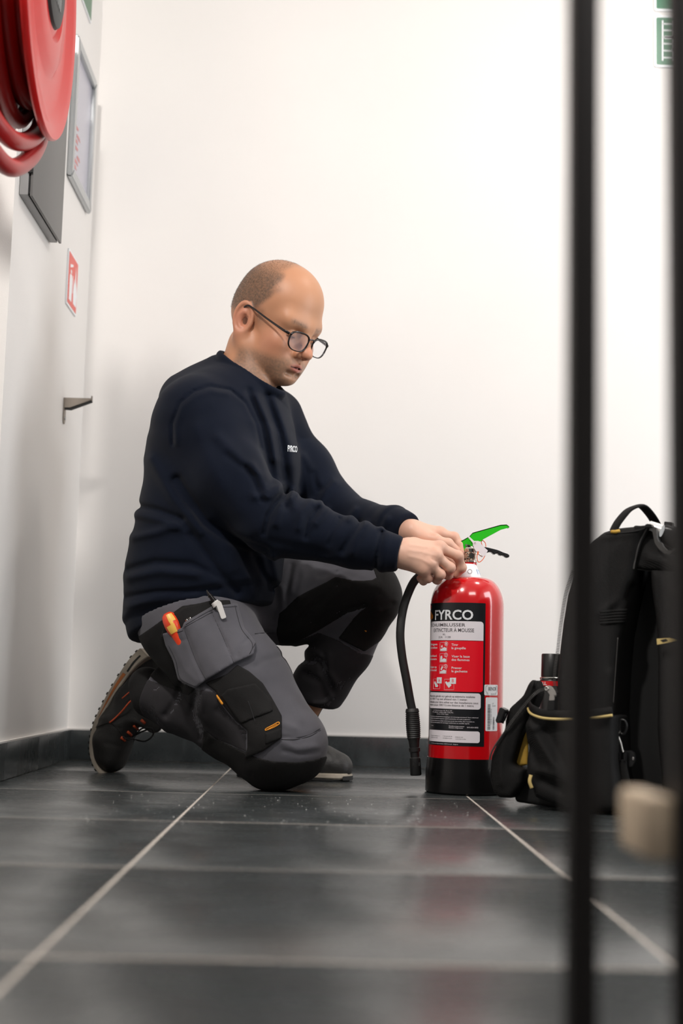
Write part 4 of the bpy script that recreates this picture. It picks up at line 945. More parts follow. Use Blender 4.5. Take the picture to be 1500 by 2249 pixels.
# ---- sweatshirt
TS = 0.86
def Tq(p, o): 
    q = p-o.astype(np.float32); r_ = q @ tr.astype(np.float32); return q-(1-TS)*r_[:, None]*tr.astype(np.float32)
O_ = P(450, 1200, 3.10)
def TQ(pt): return Tq(np.array([pt], np.float32), O_)[0]
SW_FOLDS = [  # polyline in the photograph, height (m, + ridge, - groove), width px
 ([(379, 975), (378, 930), (395, 885), (425, 860), (460, 848), (506, 856), (540, 885), (562, 930), (574, 985)], -0.0032, 3.5),
 ([(388, 975), (388, 935), (403, 895), (430, 872), (462, 860), (500, 866)], 0.0018, 5),
 ([(546, 860), (575, 930), (590, 1010), (600, 1060)], -0.0060, 9), ([(562, 872), (592, 940), (606, 1010)], 0.0050, 9),
 ([(585, 870), (612, 950), (624, 1040), (628, 1110)], -0.0070, 10), ([(600, 880), (640, 980), (650, 1060), (645, 1110)], 0.0040, 12),
 ([(480, 960), (530, 1010), (575, 1050), (606, 1070)], 0.0040, 13), ([(500, 1000), (545, 1035), (590, 1062)], -0.0030, 8),
 ([(540, 1025), (562, 1062), (577, 1100)], -0.0045, 6), ([(556, 1020), (578, 1060), (590, 1090)], 0.0035, 7),
 ([(616, 1092), (602, 1110), (588, 1132), (580, 1170)], -0.0080, 6), ([(620, 1066), (596, 1085), (560, 1090)], 0.0055, 10),
 ([(650, 1080), (622, 1108), (606, 1150)], 0.0060, 9),
 ([(700, 1115), (680, 1142), (672, 1180)], -0.0055, 6), ([(684, 1100), (662, 1128), (655, 1160)], 0.0045, 8), ([(718, 1120), (695, 1150)], 0.0045, 8),
 ([(745, 1140), (730, 1165), (722, 1195)], -0.0040, 6), ([(790, 1148), (768, 1180), (752, 1210)], -0.0050, 7), ([(806, 1152), (785, 1185), (775, 1215)], 0.0045, 9),
 ([(838, 1168), (828, 1210), (824, 1250)], -0.0040, 5), ([(852, 1172), (846, 1215), (838, 1255)], 0.002, 7),
 ([(388, 1056), (394, 1066), (400, 1075), (450, 1150), (510, 1185), (580, 1210)], -0.0100, 11), ([(330, 1010), (380, 1095), (440, 1165)], 0.0050, 12),
 ([(300, 1110), (345, 1120), (400, 1140)], -0.0045, 7), ([(300, 1130), (350, 1142), (410, 1165)], 0.0045, 9),
 ([(292, 1180), (340, 1170), (400, 1150)], 0.0045, 9), ([(285, 1250), (340, 1235), (420, 1240), (470, 1260)], -0.0050, 9), ([(283, 1268), (350, 1255), (430, 1262)], 0.0045, 10),
 ([(400, 1150), (440, 1200), (480, 1260), (520, 1300)], -0.0060, 10), ([(420, 1130), (470, 1190), (510, 1250)], 0.0040, 12),
 ([(560, 1220), (575, 1260), (600, 1290)], -0.0055, 8), ([(600, 1225), (610, 1270)], 0.0045, 9), ([(500, 1200), (540, 1260), (560, 1300)], 0.0035, 12),
 ([(280, 1310), (340, 1300), (410, 1298), (480, 1292)], -0.0035, 6), ([(285, 1330), (360, 1318), (430, 1310)], 0.0040, 9),
 ([(735, 1060), (712, 1085), (700, 1110)], 0.0060, 10), ([(690, 1040), (700, 1075)], -0.0045, 7), ([(668, 1000), (690, 1040), (700, 1060)], 0.003, 8),
 ([(850, 1140), (840, 1160)], 0.0040, 8), ([(780, 1120), (768, 1140)], 0.0035, 8),
 ([(430, 940), (470, 1040), (520, 1120)], 0.0020, 18), ([(560, 1180), (600, 1190), (650, 1200), (720, 1215)], -0.002, 10),
]
tilt_n = np.array([0.235, -0.02, -0.93]); tilt_n = tf*0.30+np.array([0, 0, -0.954]); tilt_n /= np.linalg.norm(tilt_n)
hem_p = P(285, 1406, 3.05)
ct1 = P(504, 784, 3.12); ct2 = P(602, 858, 3.02)
ce = ct2-ct1; cl = np.linalg.norm(ce); ce /= cl; cn = np.cross(ce, tr); cn /= np.linalg.norm(cn); cn = cn if cn[2] > 0 else -cn
cc = (ct1+ct2)/2
fR = (wrR-elR)/np.linalg.norm(wrR-elR); fL = (wrL-elL)/np.linalg.norm(wrL-elL)
cuffR = P(882, 1218, 2.885); cuffL = P(900, 1165, 2.985)
TORSO = [(447, 1345, 148), (452, 1270, 156), (462, 1180, 150), (476, 1090, 148), (492, 1000, 155), (508, 930, 128), (528, 880, 74)]
def sweater_base(p):
    q = Tq(p, O_)
    pts = [TQ(P(a, b, 3.10)) for a, b, _ in TORSO]; rad = [mpx(r, 3.10) for *_, r in TORSO]
    d = chain(q, pts, rad, 0.03)
    # back of the hem sags lower over the seat
    d = smin(d, cap(q, TQ(P(395, 1370, 3.10)), TQ(P(420, 1250, 3.10)), mpx(112, 3.1), mpx(118, 3.1)), 0.04)
    d = smin(d, cap(p, P(430, 915, 3.00), P(530, 880, 3.14), 0.088, 0.070), 0.05)
    d = smin(d, cap(p, P(592, 925, 3.26), P(530, 880, 3.14), 0.080, 0.070), 0.05)
    d = smin(d, ell(p, cc-cn*0.022, (1, 1, 1), None) if False else cap(p, cc-cn*0.050-ce*0.015, cc-cn*0.045+ce*0.015, 0.066, 0.064), 0.03)
    d = smin(d, cap(p, P(478, 818, 3.12), P(408, 872, 3.08), 0.040, 0.058), 0.04)
    aR = chain(p, [P(436, 925, 2.985), P(505, 1050, 2.945), P(592, 1150, 2.925)], [0.090, 0.082, 0.072], 0.03)
    aR = smin(aR, chain(p, [P(592, 1150, 2.925), P(660, 1162, 2.915), P(780, 1196, 2.90), cuffR-fR*0.035, cuffR+fR*0.03], [0.070, 0.062, 0.050, 0.0415, 0.0385], 0.02), 0.02)
    aR = smax(aR, ((p-cuffR.astype(np.float32)) @ fR.astype(np.float32)), 0.004)
    aL = chain(p, [P(590, 930, 3.265), P(668, 1035, 3.23), P(742, 1125, 3.185)], [0.078, 0.068, 0.058], 0.03)
    aL = smin(aL, chain(p, [P(738, 1120, 3.185), P(800, 1150, 3.12), cuffL-fL*0.05, cuffL-fL*0.02, cuffL+fL*0.03], [0.056, 0.050, 0.044, 0.038, 0.036], 0.02), 0.02)
    aL = smax(aL, ((p-cuffL.astype(np.float32)) @ fL.astype(np.float32)), 0.004)
    hm_ = ((p-hem_p.astype(np.float32)) @ tilt_n.astype(np.float32)); d = smax(d, hm_, 0.006)
    d = smin(d, aR, 0.026); d = smin(d, aL, 0.03)
    return d, hm_
def sweater_sdf(p, folds=True):
    d, hm_ = sweater_base(p)
    near = np.abs(d) < 0.05
    if folds and near.any():
        pn = p[near]; u, v = uv_of(pn); add = np.zeros(len(pn), np.float32)
        for L, am, wd in SW_FOLDS: add += 1.5*am*np.exp(-(line2(u, v, L)/wd)**2)
        add = np.clip(add, -0.0085, 0.009)
        add += 0.0010*np.sin(u*0.045+v*0.03+2*np.sin(v*0.021))*np.sin(v*0.05-u*0.013)
        # ribbed hem band, drawn in a little
        h_ = hm_[near]; band = (h_ > -0.050) & (u < 640)
        add += np.where(band, -0.006*np.clip((h_+0.050)/0.012, 0, 1), 0)
        for c_, f_ in ((cuffR, fR), (cuffL, fL)):
            t = ((pn-c_.astype(np.float32)) @ f_.astype(np.float32)); rr2 = np.linalg.norm(pn-c_-t[:, None]*f_, axis=1)
            cb = (t > -0.055) & (t < 0.01) & (rr2 < 0.06); add += np.where(cb, -0.0035*np.clip((t+0.055)/0.008, 0, 1), 0)
        d = d.copy(); d[near] -= add
    # neck opening
    q = p-cc.astype(np.float32); a = q @ ce.astype(np.float32); b = q @ tr.astype(np.float32); c = q @ cn.astype(np.float32)
    hole = np.sqrt((a/(cl/2-0.004))**2+(b/0.056)**2)-1
    d = smax(d, -np.maximum(hole*0.06, -(c+0.012)), 0.006)
    ring = np.sqrt(((np.sqrt((a/(cl/2))**2+(b/0.060)**2)-1)*0.062)**2/0.6+((c+0.002)/1.5)**2)-0.0066
    return smin(d, ring, 0.004)
allp = [P(265, 1420, 2.95), P(265, 1420, 3.3), P(905, 1270, 2.9), P(520, 760, 3.1), P(600, 900, 3.4), P(440, 900, 2.85), P(600, 1200, 2.82)]
lo, hi = bounds(allp, 0.03)
swt = sdf_obj('sweatshirt', sweater_sdf, lo, hi, 'navy_knit', person, h=0.0036, relax=1, margin=0.012)
swt['label'] = 'dark navy crew neck sweatshirt with small white chest lettering'
# chest lettering
v, f = text_mesh('FYRCO', 1.0, 0.03)
x = (v[:, 0]-v[:, 0].min())/(v[:, 0].max()-v[:, 0].min()); y = v[:, 1]/0.7
pu = 632+x*21; pv = 991-y*13+x*2.0
W3 = march(lambda q: sweater_sdf(q), pu, pv, 2.75, 0.0022)
mesh_obj('lettering', W3, f, 'sign_white', swt, smooth=False)
# ------------------------------------------------------------------ trousers, work pockets, shoes, tools in the pocket
TR_FOLDS = [
 ([(560, 1465), (580, 1450), (625, 1440)], -0.0030, 6), ([(548, 1400), (575, 1388), (600, 1388)], -0.0015, 2.5),
 ([(605, 1290), (612, 1330), (600, 1360)], -0.004, 5), ([(620, 1290), (625, 1340)], 0.004, 6), ([(640, 1240), (632, 1290), (626, 1340)], -0.0045, 5), ([(652, 1240), (640, 1300)], 0.004, 6), ([(660, 1235), (665, 1270), (655, 1310)], 0.003, 8),
 ([(400, 1500), (385, 1540), (365, 1570)], -0.006, 8), ([(430, 1520), (420, 1570), (440, 1620)], -0.007, 8), ([(445, 1520), (440, 1570), (460, 1620)], 0.005, 9), ([(350, 1520), (345, 1570), (365, 1610)], 0.004, 10),
 ([(480, 1560), (520, 1590), (545, 1640)], -0.003, 9), ([(622, 1590), (650, 1600)], 0.003, 7), ([(618, 1630), (650, 1645), (690, 1640)], 0.0035, 7), ([(618, 1618), (660, 1622), (700, 1606)], -0.0022, 2.5), ([(622, 1650), (660, 1657), (700, 1650)], -0.003, 4),
 ([(640, 1540), (660, 1580)], 0.003, 10),
 ([(650, 1428), (690, 1430), (710, 1445)], 0.006, 9), ([(650, 1450), (700, 1452), (712, 1470)], -0.006, 7), ([(712, 1440), (708, 1475), (728, 1515)], -0.005, 7), ([(722, 1440), (722, 1475), (738, 1500)], 0.004, 8),
 ([(672, 1480), (705, 1500), (715, 1530)], -0.006, 9), ([(740, 1350), (775, 1335), (800, 1330)], -0.004, 5), ([(760, 1355), (800, 1340), (825, 1310)], 0.0045, 8), ([(840, 1335), (860, 1325)], -0.003, 6), ([(820, 1345), (850, 1335), (870, 1320)], 0.003, 8),
 ([(640, 1375), (700, 1320), (740, 1280)], -0.003, 6), ([(650, 1390), (710, 1335), (760, 1290)], 0.003, 7), ([(620, 1355), (680, 1300), (730, 1265)], 0.0025, 6), ([(700, 1265), (745, 1258), (800, 1275)], -0.003, 6), ([(735, 1262), (750, 1250)], -0.003, 4),
 ([(840, 1250), (835, 1270)], -0.003, 5), ([(690, 1545), (712, 1545), (728, 1532)], 0.004, 6),
]
def trouser_base(p):
    d = chain(p, [P(432, 1372, 3.03), P(525, 1500, 2.965), P(612, 1622, 2.915)], [0.122, 0.106, 0.090], 0.03)
    d = smin(d, cap(p, P(612, 1632, 2.915), P(640, 1640, 2.905), 0.084, 0.076), 0.03)
    sh = chain(p, [P(600, 1652, 2.925), P(505, 1590, 3.00), P(412, 1545, 3.07), P(352, 1520, 3.10)], [0.080, 0.070, 0.067, 0.064], 0.03)
    sh = smax(sh, (P(338, 1510, 3.1)-P(500, 1600, 3.0)).astype(np.float32) @ np.zeros(3, np.float32)+((p-P(338, 1525, 3.1).astype(np.float32)) @ ((P(338, 1525, 3.1)-P(430, 1570, 3.05))/np.linalg.norm(P(338, 1525, 3.1)-P(430, 1570, 3.05))).astype(np.float32)), 0.01)
    d = smin(d, sh, 0.012)
    fl_ = chain(p, [P(520, 1325, 3.20), P(660, 1316, 3.17), P(800, 1306, 3.13)], [0.112, 0.098, 0.083], 0.03)
    d = smin(d, fl_, 0.03)
    sl = chain(p, [P(804, 1312, 3.13), P(755, 1420, 3.17), P(700, 1510, 3.215)], [0.079, 0.066, 0.067], 0.02)
    c = P(690, 1528, 3.22); n_ = (P(690, 1528, 3.22)-P(755, 1410, 3.17)); n_ /= np.linalg.norm(n_)
    n_ = n_+tf*0.25; n_ /= np.linalg.norm(n_)
    sl = smax(sl, (p-c.astype(np.float32)) @ n_.astype(np.float32)-0.012, 0.01)
    d = smin(d, sl, 0.012)
    q = Tq(p, O_); d = smin(d, cap(q, TQ(P(440, 1330, 3.10)), TQ(P(470, 1280, 3.10)), 0.145, 0.125), 0.03)
    d = smax(d, p[:, 2]*0-(p[:, 2]-0.0005), 0.002)
    return d
def trouser_sdf(p):
    d = trouser_base(p); near = np.abs(d) < 0.03
    if near.any():
        pn = p[near]; u, v = uv_of(pn); add = np.zeros(len(pn), np.float32)
        for L, am, wd in TR_FOLDS: add += am*np.exp(-(line2(u, v, L)/wd)**2)
        add += 0.0009*np.sin(u*0.06+2*np.sin(v*0.03))*np.sin(v*0.07-u*0.02)
        d = d.copy(); d[near] -= add
    # swallow whatever would show over the hem of the sweatshirt
    return d
def trouser_clip(p):
    d = trouser_sdf(p); s, hm_ = sweater_base(p)
    u, v = uv_of(p); return np.where((hm_ < -0.03) & (u < 575), smax(d, s+0.014, 0.01), d)
lo, hi = bounds([P(300, 1600, 3.1), P(900, 1200, 3.0), P(270, 1420, 3.0), P(620, 1740, 2.8), P(620, 1200, 3.36)], 0.02); lo[2] = -0.01; lo[1] = 2.80; hi[1] = 3.36
tro = sdf_obj('trousers', trouser_clip, lo, hi, 'trouser_grey', person, h=0.0040, relax=1, margin=0.008)
tro['label'] = 'grey work trousers with black panels and hanging pockets'
def panel(name, poly, thick, m, Ylim, parent=tro, inset=0.0, h=0.0028, label=None, extra=None, inner=0.004, base=trouser_sdf):
    """cloth panel: the trousers' own surface, thickened inside an outline"""
    poly = np.asarray(poly, float)
    def f(p):
        d = base(p); u, v = uv_of(p); s = poly2(u, v, poly)*(p[:, 1]/F_PX)
        o = smax(d-thick if not callable(thick) else d-thick(p, u, v), s, 0.002)
        o = np.maximum(o, -(d+inner)); o = np.maximum(o, np.maximum(Ylim[0]-p[:, 1], p[:, 1]-Ylim[1]))
        return o if extra is None else extra(p, o, u, v)
    cs = [P(a, b, y) for a, b in poly for y in Ylim]; lo, hi = bounds(cs, 0.008); lo[2] = max(lo[2], -0.004)
    o = sdf_obj(name, f, lo, hi, m, parent, h=h, relax=1, margin=0.004)
    if label: o['label'] = label
    return o
panel('stretch_panel', [(290, 1480), (350, 1500), (395, 1494), (430, 1512), (474, 1519), (479, 1536), (517, 1583), (543, 1604), (543, 1655), (510, 1638), (447, 1612), (470, 1700), (270, 1640)], 0.0008, 'trouser_charcoal', (2.78, 3.2), label='charcoal stretch panel over the near shin')
panel('stretch_panel', [(596, 1420), (650, 1408), (700, 1388), (742, 1404), (790, 1433), (830, 1440), (760, 1560), (660, 1580), (596, 1500)], 0.0008, 'trouser_charcoal', (2.95, 3.4), label='charcoal stretch panel over the far calf')
# black knee guard wrapping the knee that rests on the floor
panel('knee_guard', [(447, 1600), (475, 1622), (510, 1638), (543, 1655), (566, 1664), (600, 1672), (650, 1674), (690, 1668), (760, 1648), (770, 1760), (430, 1760)], 0.0028, 'trouser_black', (2.80, 3.12), label='black knee guard pressed on the floor')
# cargo pocket on the thigh
cargo = panel('cargo_pocket', [(500, 1480), (521, 1460), (547, 1474), (577, 1500), (597, 1532), (619, 1572), (619, 1621), (578, 1650), (536, 1668), (543, 1643), (543, 1604), (517, 1583), (479, 1536), (474, 1519), (450, 1500)], 0.0062, 'trouser_black', (2.78, 2.99), label='black cargo pocket on the near thigh')
panel('flap', [(484, 1528), (500, 1513), (560, 1500), (596, 1536), (600, 1562), (560, 1577), (528, 1590)], 0.0098, 'trouser_black', (2.78, 2.99), cargo, inner=-0.004)
panel('flap', [(582, 1610), (619, 1598), (619, 1622), (582, 1636)], 0.0090, 'trouser_black', (2.78, 2.99), cargo, inner=-0.004)
def stitch(pts, m, r=0.0007, off=0.0022, base=trouser_sdf, parent=cargo, n=6, y0=2.72):
    q = spline([(a, b) for a, b in pts], n); W = march(base, q[:, 0], q[:, 1], y0, off); v, f = sweep(W, r, 6); return mesh_obj('stitching', v, f, m, parent)
stitch([(583, 1601), (600, 1592), (611, 1586), (613, 1590), (602, 1597), (584, 1604), (583, 1601)], 'thread_amber', 0.0010, 0.0068)
stitch([(588, 1602), (600, 1595), (609, 1590)], 'thread_amber', 0.0006, 0.0068)
panel('amber_tag', [(473, 1527), (477, 1525), (491, 1545), (489, 1550), (486, 1548)], 0.0112, 'thread_amber', (2.78, 3.0), cargo, inner=0.0)
stitch([(545, 1540), (552, 1560), (560, 1585)], 'thread_dark', 0.0006, 0.0105)
stitch([(618, 1624), (650, 1624), (680, 1617), (704, 1604)], 'thread_dark', 0.0007, 0.0004, parent=tro)
stitch([(616, 1619), (650, 1620), (680, 1613), (703, 1600)], 'thread_dark', 0.0006, 0.0004, parent=tro)
stitch([(445, 1612), (480, 1628), (520, 1643), (542, 1652)], 'thread_dark', 0.0006, 0.0006, parent=tro)
stitch([(560, 1392), (580, 1390), (604, 1390)], 'thread_dark', 0.0008, 0.0004, parent=tro)
# black gusset and knee patch of the raised leg
panel('inner_panel', [(612, 1348), (655, 1308), (708, 1282), (737, 1266), (775, 1274), (815, 1274), (838, 1262), (838, 1322), (795, 1338), (762, 1348), (700, 1385), (650, 1412), (618, 1432), (606, 1390)], 0.0012, 'trouser_black', (2.95, 3.22), label='black inner panel of the raised thigh')
panel('knee_patch', [(815, 1240), (905, 1225), (905, 1360), (870, 1385), (800, 1432), (742, 1402), (780, 1352), (822, 1318), (835, 1292)], 0.0016, 'trouser_black', (2.95, 3.22), label='black knee patch of the raised leg')
stitch([(744, 1404), (765, 1414), (790, 1430)], 'thread_dark', 0.0007, 0.0022, parent=tro, y0=2.9)
stitch([(740, 1409), (762, 1420), (786, 1436)], 'thread_dark', 0.0006, 0.0006, parent=tro, y0=2.9)
panel('amber_tag', [(799, 1384), (804, 1382), (807, 1387), (803, 1390)], 0.0030, 'thread_amber', (2.9, 3.2), tro, inner=0.0)
# thin black layer over the trousers behind the hip
panel('hip_layer', [(262, 1392), (300, 1400), (400, 1330), (480, 1318), (360, 1392), (380, 1450), (395, 1495), (432, 1514), (415, 1530), (350, 1505), (280, 1440)], 0.0012, 'trouser_black', (2.7, 3.12), label='black layer behind the hip')
# hanging holster pocket, grey, standing off the thigh
HOL = [(375, 1387), (400, 1379), (404, 1367), (466, 1331), (505, 1327), (522, 1325), (536, 1378), (562, 1410), (557, 1437), (513, 1457), (453, 1493), (427, 1512), (391, 1493), (380, 1451), (363, 1417), (357, 1392)]
def union_base(p):
    s, hm_ = sweater_base(p); return smin(trouser_base(p), s+0.006, 0.05)
def hol_th(p, u, v):
    return 0.016+0.0045*np.exp(-(line2(u, v, [(424, 1375), (482, 1480)])/26)**2)+0.003*np.exp(-(line2(u, v, [(500, 1335), (530, 1420)])/20)**2)-0.0045*np.exp(-(line2(u, v, [(405, 1383), (430, 1450), (453, 1500)])/5)**2)-0.0025*np.exp(-(line2(u, v, [(463, 1340), (490, 1400), (514, 1456)])/3)**2) \
        - 0.0020*np.exp(-(line2(u, v, [(555, 1395), (532, 1415), (520, 1440)])/4)**2)-0.0016*np.exp(-(line2(u, v, [(390, 1410), (410, 1405)])/4)**2)+0.0016*np.exp(-(line2(u, v, [(385, 1425), (405, 1470), (430, 1495)])/6)**2)+0.0006*np.sin(u*0.13)*np.sin(v*0.11)
hol = panel('holster_pocket', HOL, hol_th, 'trouser_grey', (2.72, 3.0), label='loose grey tool pocket hanging at the hip', inner=-0.002, base=union_base)
hb = lambda p: union_base(p)-hol_th(p, *uv_of(p))
def hst(pts, m='thread_dark', r=0.0006, off=0.0003): return stitch(pts, m, r, off, hb, hol)
hst([(408, 1372), (468, 1338), (505, 1333), (520, 1332)]); hst([(406, 1377), (468, 1343)]); hst([(378, 1393), (402, 1385)])
hst([(516, 1330), (530, 1380), (554, 1413), (550, 1434)]); hst([(405, 1383), (430, 1450), (452, 1492)]); hst([(463, 1340), (490, 1400), (513, 1455)]); hst([(370, 1418), (386, 1452), (396, 1490), (428, 1507)]); hst([(548, 1436), (554, 1425), (562, 1412)])
# black inner pocket behind the holster
panel('inner_pocket', [(352, 1400), (365, 1360), (400, 1335), (465, 1318), (505, 1318), (512, 1345), (420, 1390), (372, 1412)], 0.010, 'trouser_black', (2.76, 3.1), hol, inner=-0.002, base=union_base)
# belt buckle glint
q = march(trouser_sdf, [589], [1318], 2.75, 0.002)[0]; tube('buckle', [q+np.array([-0.006, 0, -0.001]), q+np.array([0.007, -0.002, 0.004])], 0.0028, 'valve_chrome', tro, n=1, seg=8)

def sock_near(p): return chain(p, [P(372, 1548, 3.09), P(335, 1530, 3.11), P(322, 1505, 3.12)], [0.052, 0.047, 0.042], 0.01)
lo, hi = bounds([P(330, 1530, 3.1)], 0.11); sdf_obj('sock', sock_near, lo, hi, 'trouser_black', person, h=0.005)
def sock_far(p): return chain(p, [P(712, 1480, 3.2), P(664, 1570, 3.235), anL, anL-Z3*0.03], [0.040, 0.034, 0.032, 0.032], 0.01)
lo, hi = bounds([P(712, 1480, 3.2), anL-Z3*0.04], 0.06); sdf_obj('sock', sock_far, lo, hi, 'trouser_black', person, h=0.006)
# ---- near shoe: stands on its toes, heel up, sole to the left
def shoe_plane(o, ang): n_ = np.array([math.sin(ang), math.cos(ang), 0]); return lambda a, b: on_plane(a, b, o, n_)
SA = math.radians(24); SO = np.array([0, 3.12, 0]); SP = shoe_plane(SO, SA); sw = np.array([-math.sin(SA), -math.cos(SA), 0.0])   # sw: towards the camera
SPn = shoe_plane(SO+sw*0.040, SA); SPm = shoe_plane(SO+sw*0.0408, SA)
NS_UP = [((352, 1452), 0.036), ((322, 1490), 0.038), ((290, 1535), 0.041), ((262, 1585), 0.043), ((248, 1625), 0.045), ((244, 1658), 0.0425)]
def near_shoe(p):
    k = 0.93; n_ = sw.astype(np.float32)
    def sq(q): r_ = q @ n_; return q-(1-k)*r_[:, None]*n_
    o = SP(280, 1560).astype(np.float32); q = sq(p-o)
    pts = [SP(*a)-o for a, _ in NS_UP]; rad = [r for _, r in NS_UP]; d = chain(q, pts, rad, 0.02)
    d = smin(d, cap(q, SP(330, 1470)-o, SP(372, 1512)-o, 0.036, 0.044), 0.03)            # collar round the ankle
    d = smin(d, cap(q, SP(300, 1555)-o, SP(338, 1590)-o, 0.030, 0.022), 0.03)            # tongue
    u, v = uv_of(p)
    for L, am, wd in (([(206, 1603), (240, 1590), (262, 1600)], -0.0022, 4), ([(215, 1580), (245, 1575)], 0.002, 6), ([(232, 1632), (262, 1640)], -0.0015, 5), ([(205, 1597), (245, 1588)], 0.0018, 5)): d = d-am*np.exp(-(line2(u, v, L)/wd)**2)
    # flat underside
    return np.maximum(d, -(p[:, 2]-0.001))
lo, hi = bounds([SP(190, 1400)+sw*0.06, SP(400, 1720)-sw*0.06, SP(190, 1720)+sw*0.06, SP(400, 1400)-sw*0.07], 0.03); lo[2] = -0.004
sh1 = sdf_obj('shoe', near_shoe, lo, hi, 'shoe_leather', person, h=0.0030, relax=1, margin=0.004); sh1['label'] = 'dark safety shoe standing on its toes, heel raised'
def sole_strip(name, pts, thick, wid, m, parent, fn, off=0.0):
    """ribbon following pts (image), with thickness (px list, towards the ground side) and a half width"""
    q = spline([(a, b) for a, b in pts], 8); T = np.gradient(q, axis=0); T /= np.linalg.norm(T, axis=1)[:, None]; N_ = np.stack([T[:, 1], -T[:, 0]], -1)
    th = np.interp(np.linspace(0, 1, len(q)), np.linspace(0, 1, len(thick)), thick); w_ = np.interp(np.linspace(0, 1, len(q)), np.linspace(0, 1, len(wid)), wid)
    V = []; Fs = []
    for i in range(len(q)):
        a = fn(*(q[i]+N_[i]*off)); b = fn(*(q[i]+N_[i]*(off+th[i])))
        for c, s in ((a, 0), (a, -2), (b, -2), (b, 0)): V.append(c+sw_cur*s*w_[i])
    for i in range(len(q)-1):
        for k in range(4): Fs.append((i*4+k, i*4+(k+1) % 4, i*4+4+(k+1) % 4, i*4+4+k))
    Fs += [(0, 1, 2, 3), ((len(q)-1)*4+3, (len(q)-1)*4+2, (len(q)-1)*4+1, (len(q)-1)*4)]
    bm = bmesh.new(); vs = [bm.verts.new(v) for v in V]; [bm.faces.new([vs[i] for i in f]) for f in Fs]
    bmesh.ops.recalc_face_normals(bm, faces=bm.faces); bmesh.ops.bevel(bm, geom=[e for e in bm.edges if e.calc_face_angle(0) > 0.8], offset=0.0016, segments=2, affect='EDGES')
    return bm_obj(name, bm, m, parent, smooth=True, angle=40)
sw_cur = sw
SOLE = [(312, 1428), (286, 1455), (252, 1508), (228, 1552), (211, 1590), (203, 1625), (203, 1655), (212, 1682), (227, 1699)]
so = sole_strip('sole', SOLE, [26, 22, 17, 14, 12, 11, 10, 8, 4], [0.034, 0.036, 0.036, 0.038, 0.043, 0.046, 0.046, 0.042, 0.030], 'sole_grey', sh1, SPn, -7)
sole_strip('sole_insert', [(272, 1477), (252, 1508), (229, 1552), (215, 1582)], [10, 8, 5, 2], [0.003]*4, 'sole_orange', so, SPm, -3)
sole_strip('sole_insert', [(306, 1436), (290, 1452), (275, 1474)], [6, 7, 6], [0.003]*3, 'sole_black', so, SPm, 1)
q = spline(SOLE, 5)
for i in range(2, len(q)-4, 2):                                          # tread lugs
    T = q[i+1]-q[i-1]; T /= np.linalg.norm(T); N_ = np.array([T[1], -T[0]]); L = 5.6; o0 = -14
    wq = np.interp(i/len(q), [0, .5, 1], [0.035, 0.038, 0.044]); tk = 1.0+2.5*0
    lw_ = np.interp(i/len(q), np.linspace(0, 1, 9), [26, 22, 17, 14, 12, 11, 10, 8, 4])
    cs = [q[i]-T*L/2+N_*(-6.8), q[i]+T*L/2+N_*(-6.8), q[i]+T*L/2+N_*(-8.8), q[i]-T*L/2+N_*(-8.8)]
    prism('tread_lug', [SPn(*c) for c in cs], -sw*wq*2, 'sole_black', so)
ns = near_shoe
def on_shoe(pts, r, m, name, off=0.0008, fn=ns, parent=sh1, y0=2.9):
    qq = spline([(a, b) for a, b in pts], 6); W = march(fn, qq[:, 0], qq[:, 1], y0, off); v, f = sweep(W, r, 8); return mesh_obj(name, v, f, m, parent)
on_shoe([(241, 1587), (252, 1578), (268, 1562), (282, 1545), (291, 1536)], 0.0022, 'trim_orange', 'piping')
on_shoe([(291, 1536), (296, 1520), (310, 1500), (328, 1482), (340, 1474), (335, 1470), (326, 1473), (305, 1492), (290, 1514), (268, 1534)], 0.0015, 'trim_orange', 'piping')
for a, b in ((266, 1622), (280, 1610), (294, 1597), (310, 1584)):
    W = march(ns, [a, a+9], [b-3, b+5], 2.9, 0.0010); v, f = sweep(W, 0.0036, 8, sy=0.8); mesh_obj('eyelet', v, f, 'trim_orange', sh1)
W = [march(ns, [317+4*math.cos(t)], [1560+4*math.sin(t)], 2.9, 0.001)[0] for t in np.linspace(0, 2*np.pi, 13)[:-1]]; v, f = sweep(W, 0.0012, 6, closed=True); mesh_obj('eyelet', v, f, 'trim_orange', sh1)
on_shoe([(272, 1622), (290, 1622), (318, 1628), (336, 1614), (332, 1600), (312, 1600), (300, 1612)], 0.0022, 'sole_black', 'lace', 0.003)
on_shoe([(270, 1618), (285, 1625), (305, 1610), (330, 1600)], 0.0022, 'sole_black', 'lace', 0.003)
on_shoe([(207, 1599), (228, 1590), (243, 1588), (262, 1606), (275, 1630)], 0.0008, 'sole_black', 'seam', 0.0004)
# ---- far shoe, flat on the floor
FA = math.radians(20); FO = np.array([0, 3.245, 0]); k_ = on_floor(740, 1700)
fo = np.array([k_[0], 3.255, 0]); FP = shoe_plane(P(720, 1680, 3.255), FA); fw_ = np.array([-math.sin(FA), -math.cos(FA), 0.0]); fd = np.array([math.cos(FA), -math.sin(FA), 0])
tip = FP(776, 1690); tip[2] = 0
def fpt(back, up): return tip-fd*back+Z3*up
def far_shoe(p):
    d = chain(p, [fpt(0.038, 0.032), fpt(0.085, 0.038), fpt(0.15, 0.062), fpt(0.225, 0.060)], [0.0345, 0.040, 0.042, 0.040], 0.03)
    d = smin(d, cap(p, fpt(0.215, 0.06), fpt(0.20, 0.12), 0.040, 0.046), 0.03)
    d = smax(d, -(p[:, 2]-0.012), 0.006)
    u, v = uv_of(p)
    for L, am, wd in (([(722, 1653), (730, 1662), (726, 1680)], 0.0015, 5),): d = d-am*np.exp(-(line2(u, v, L)/wd)**2)
    return d
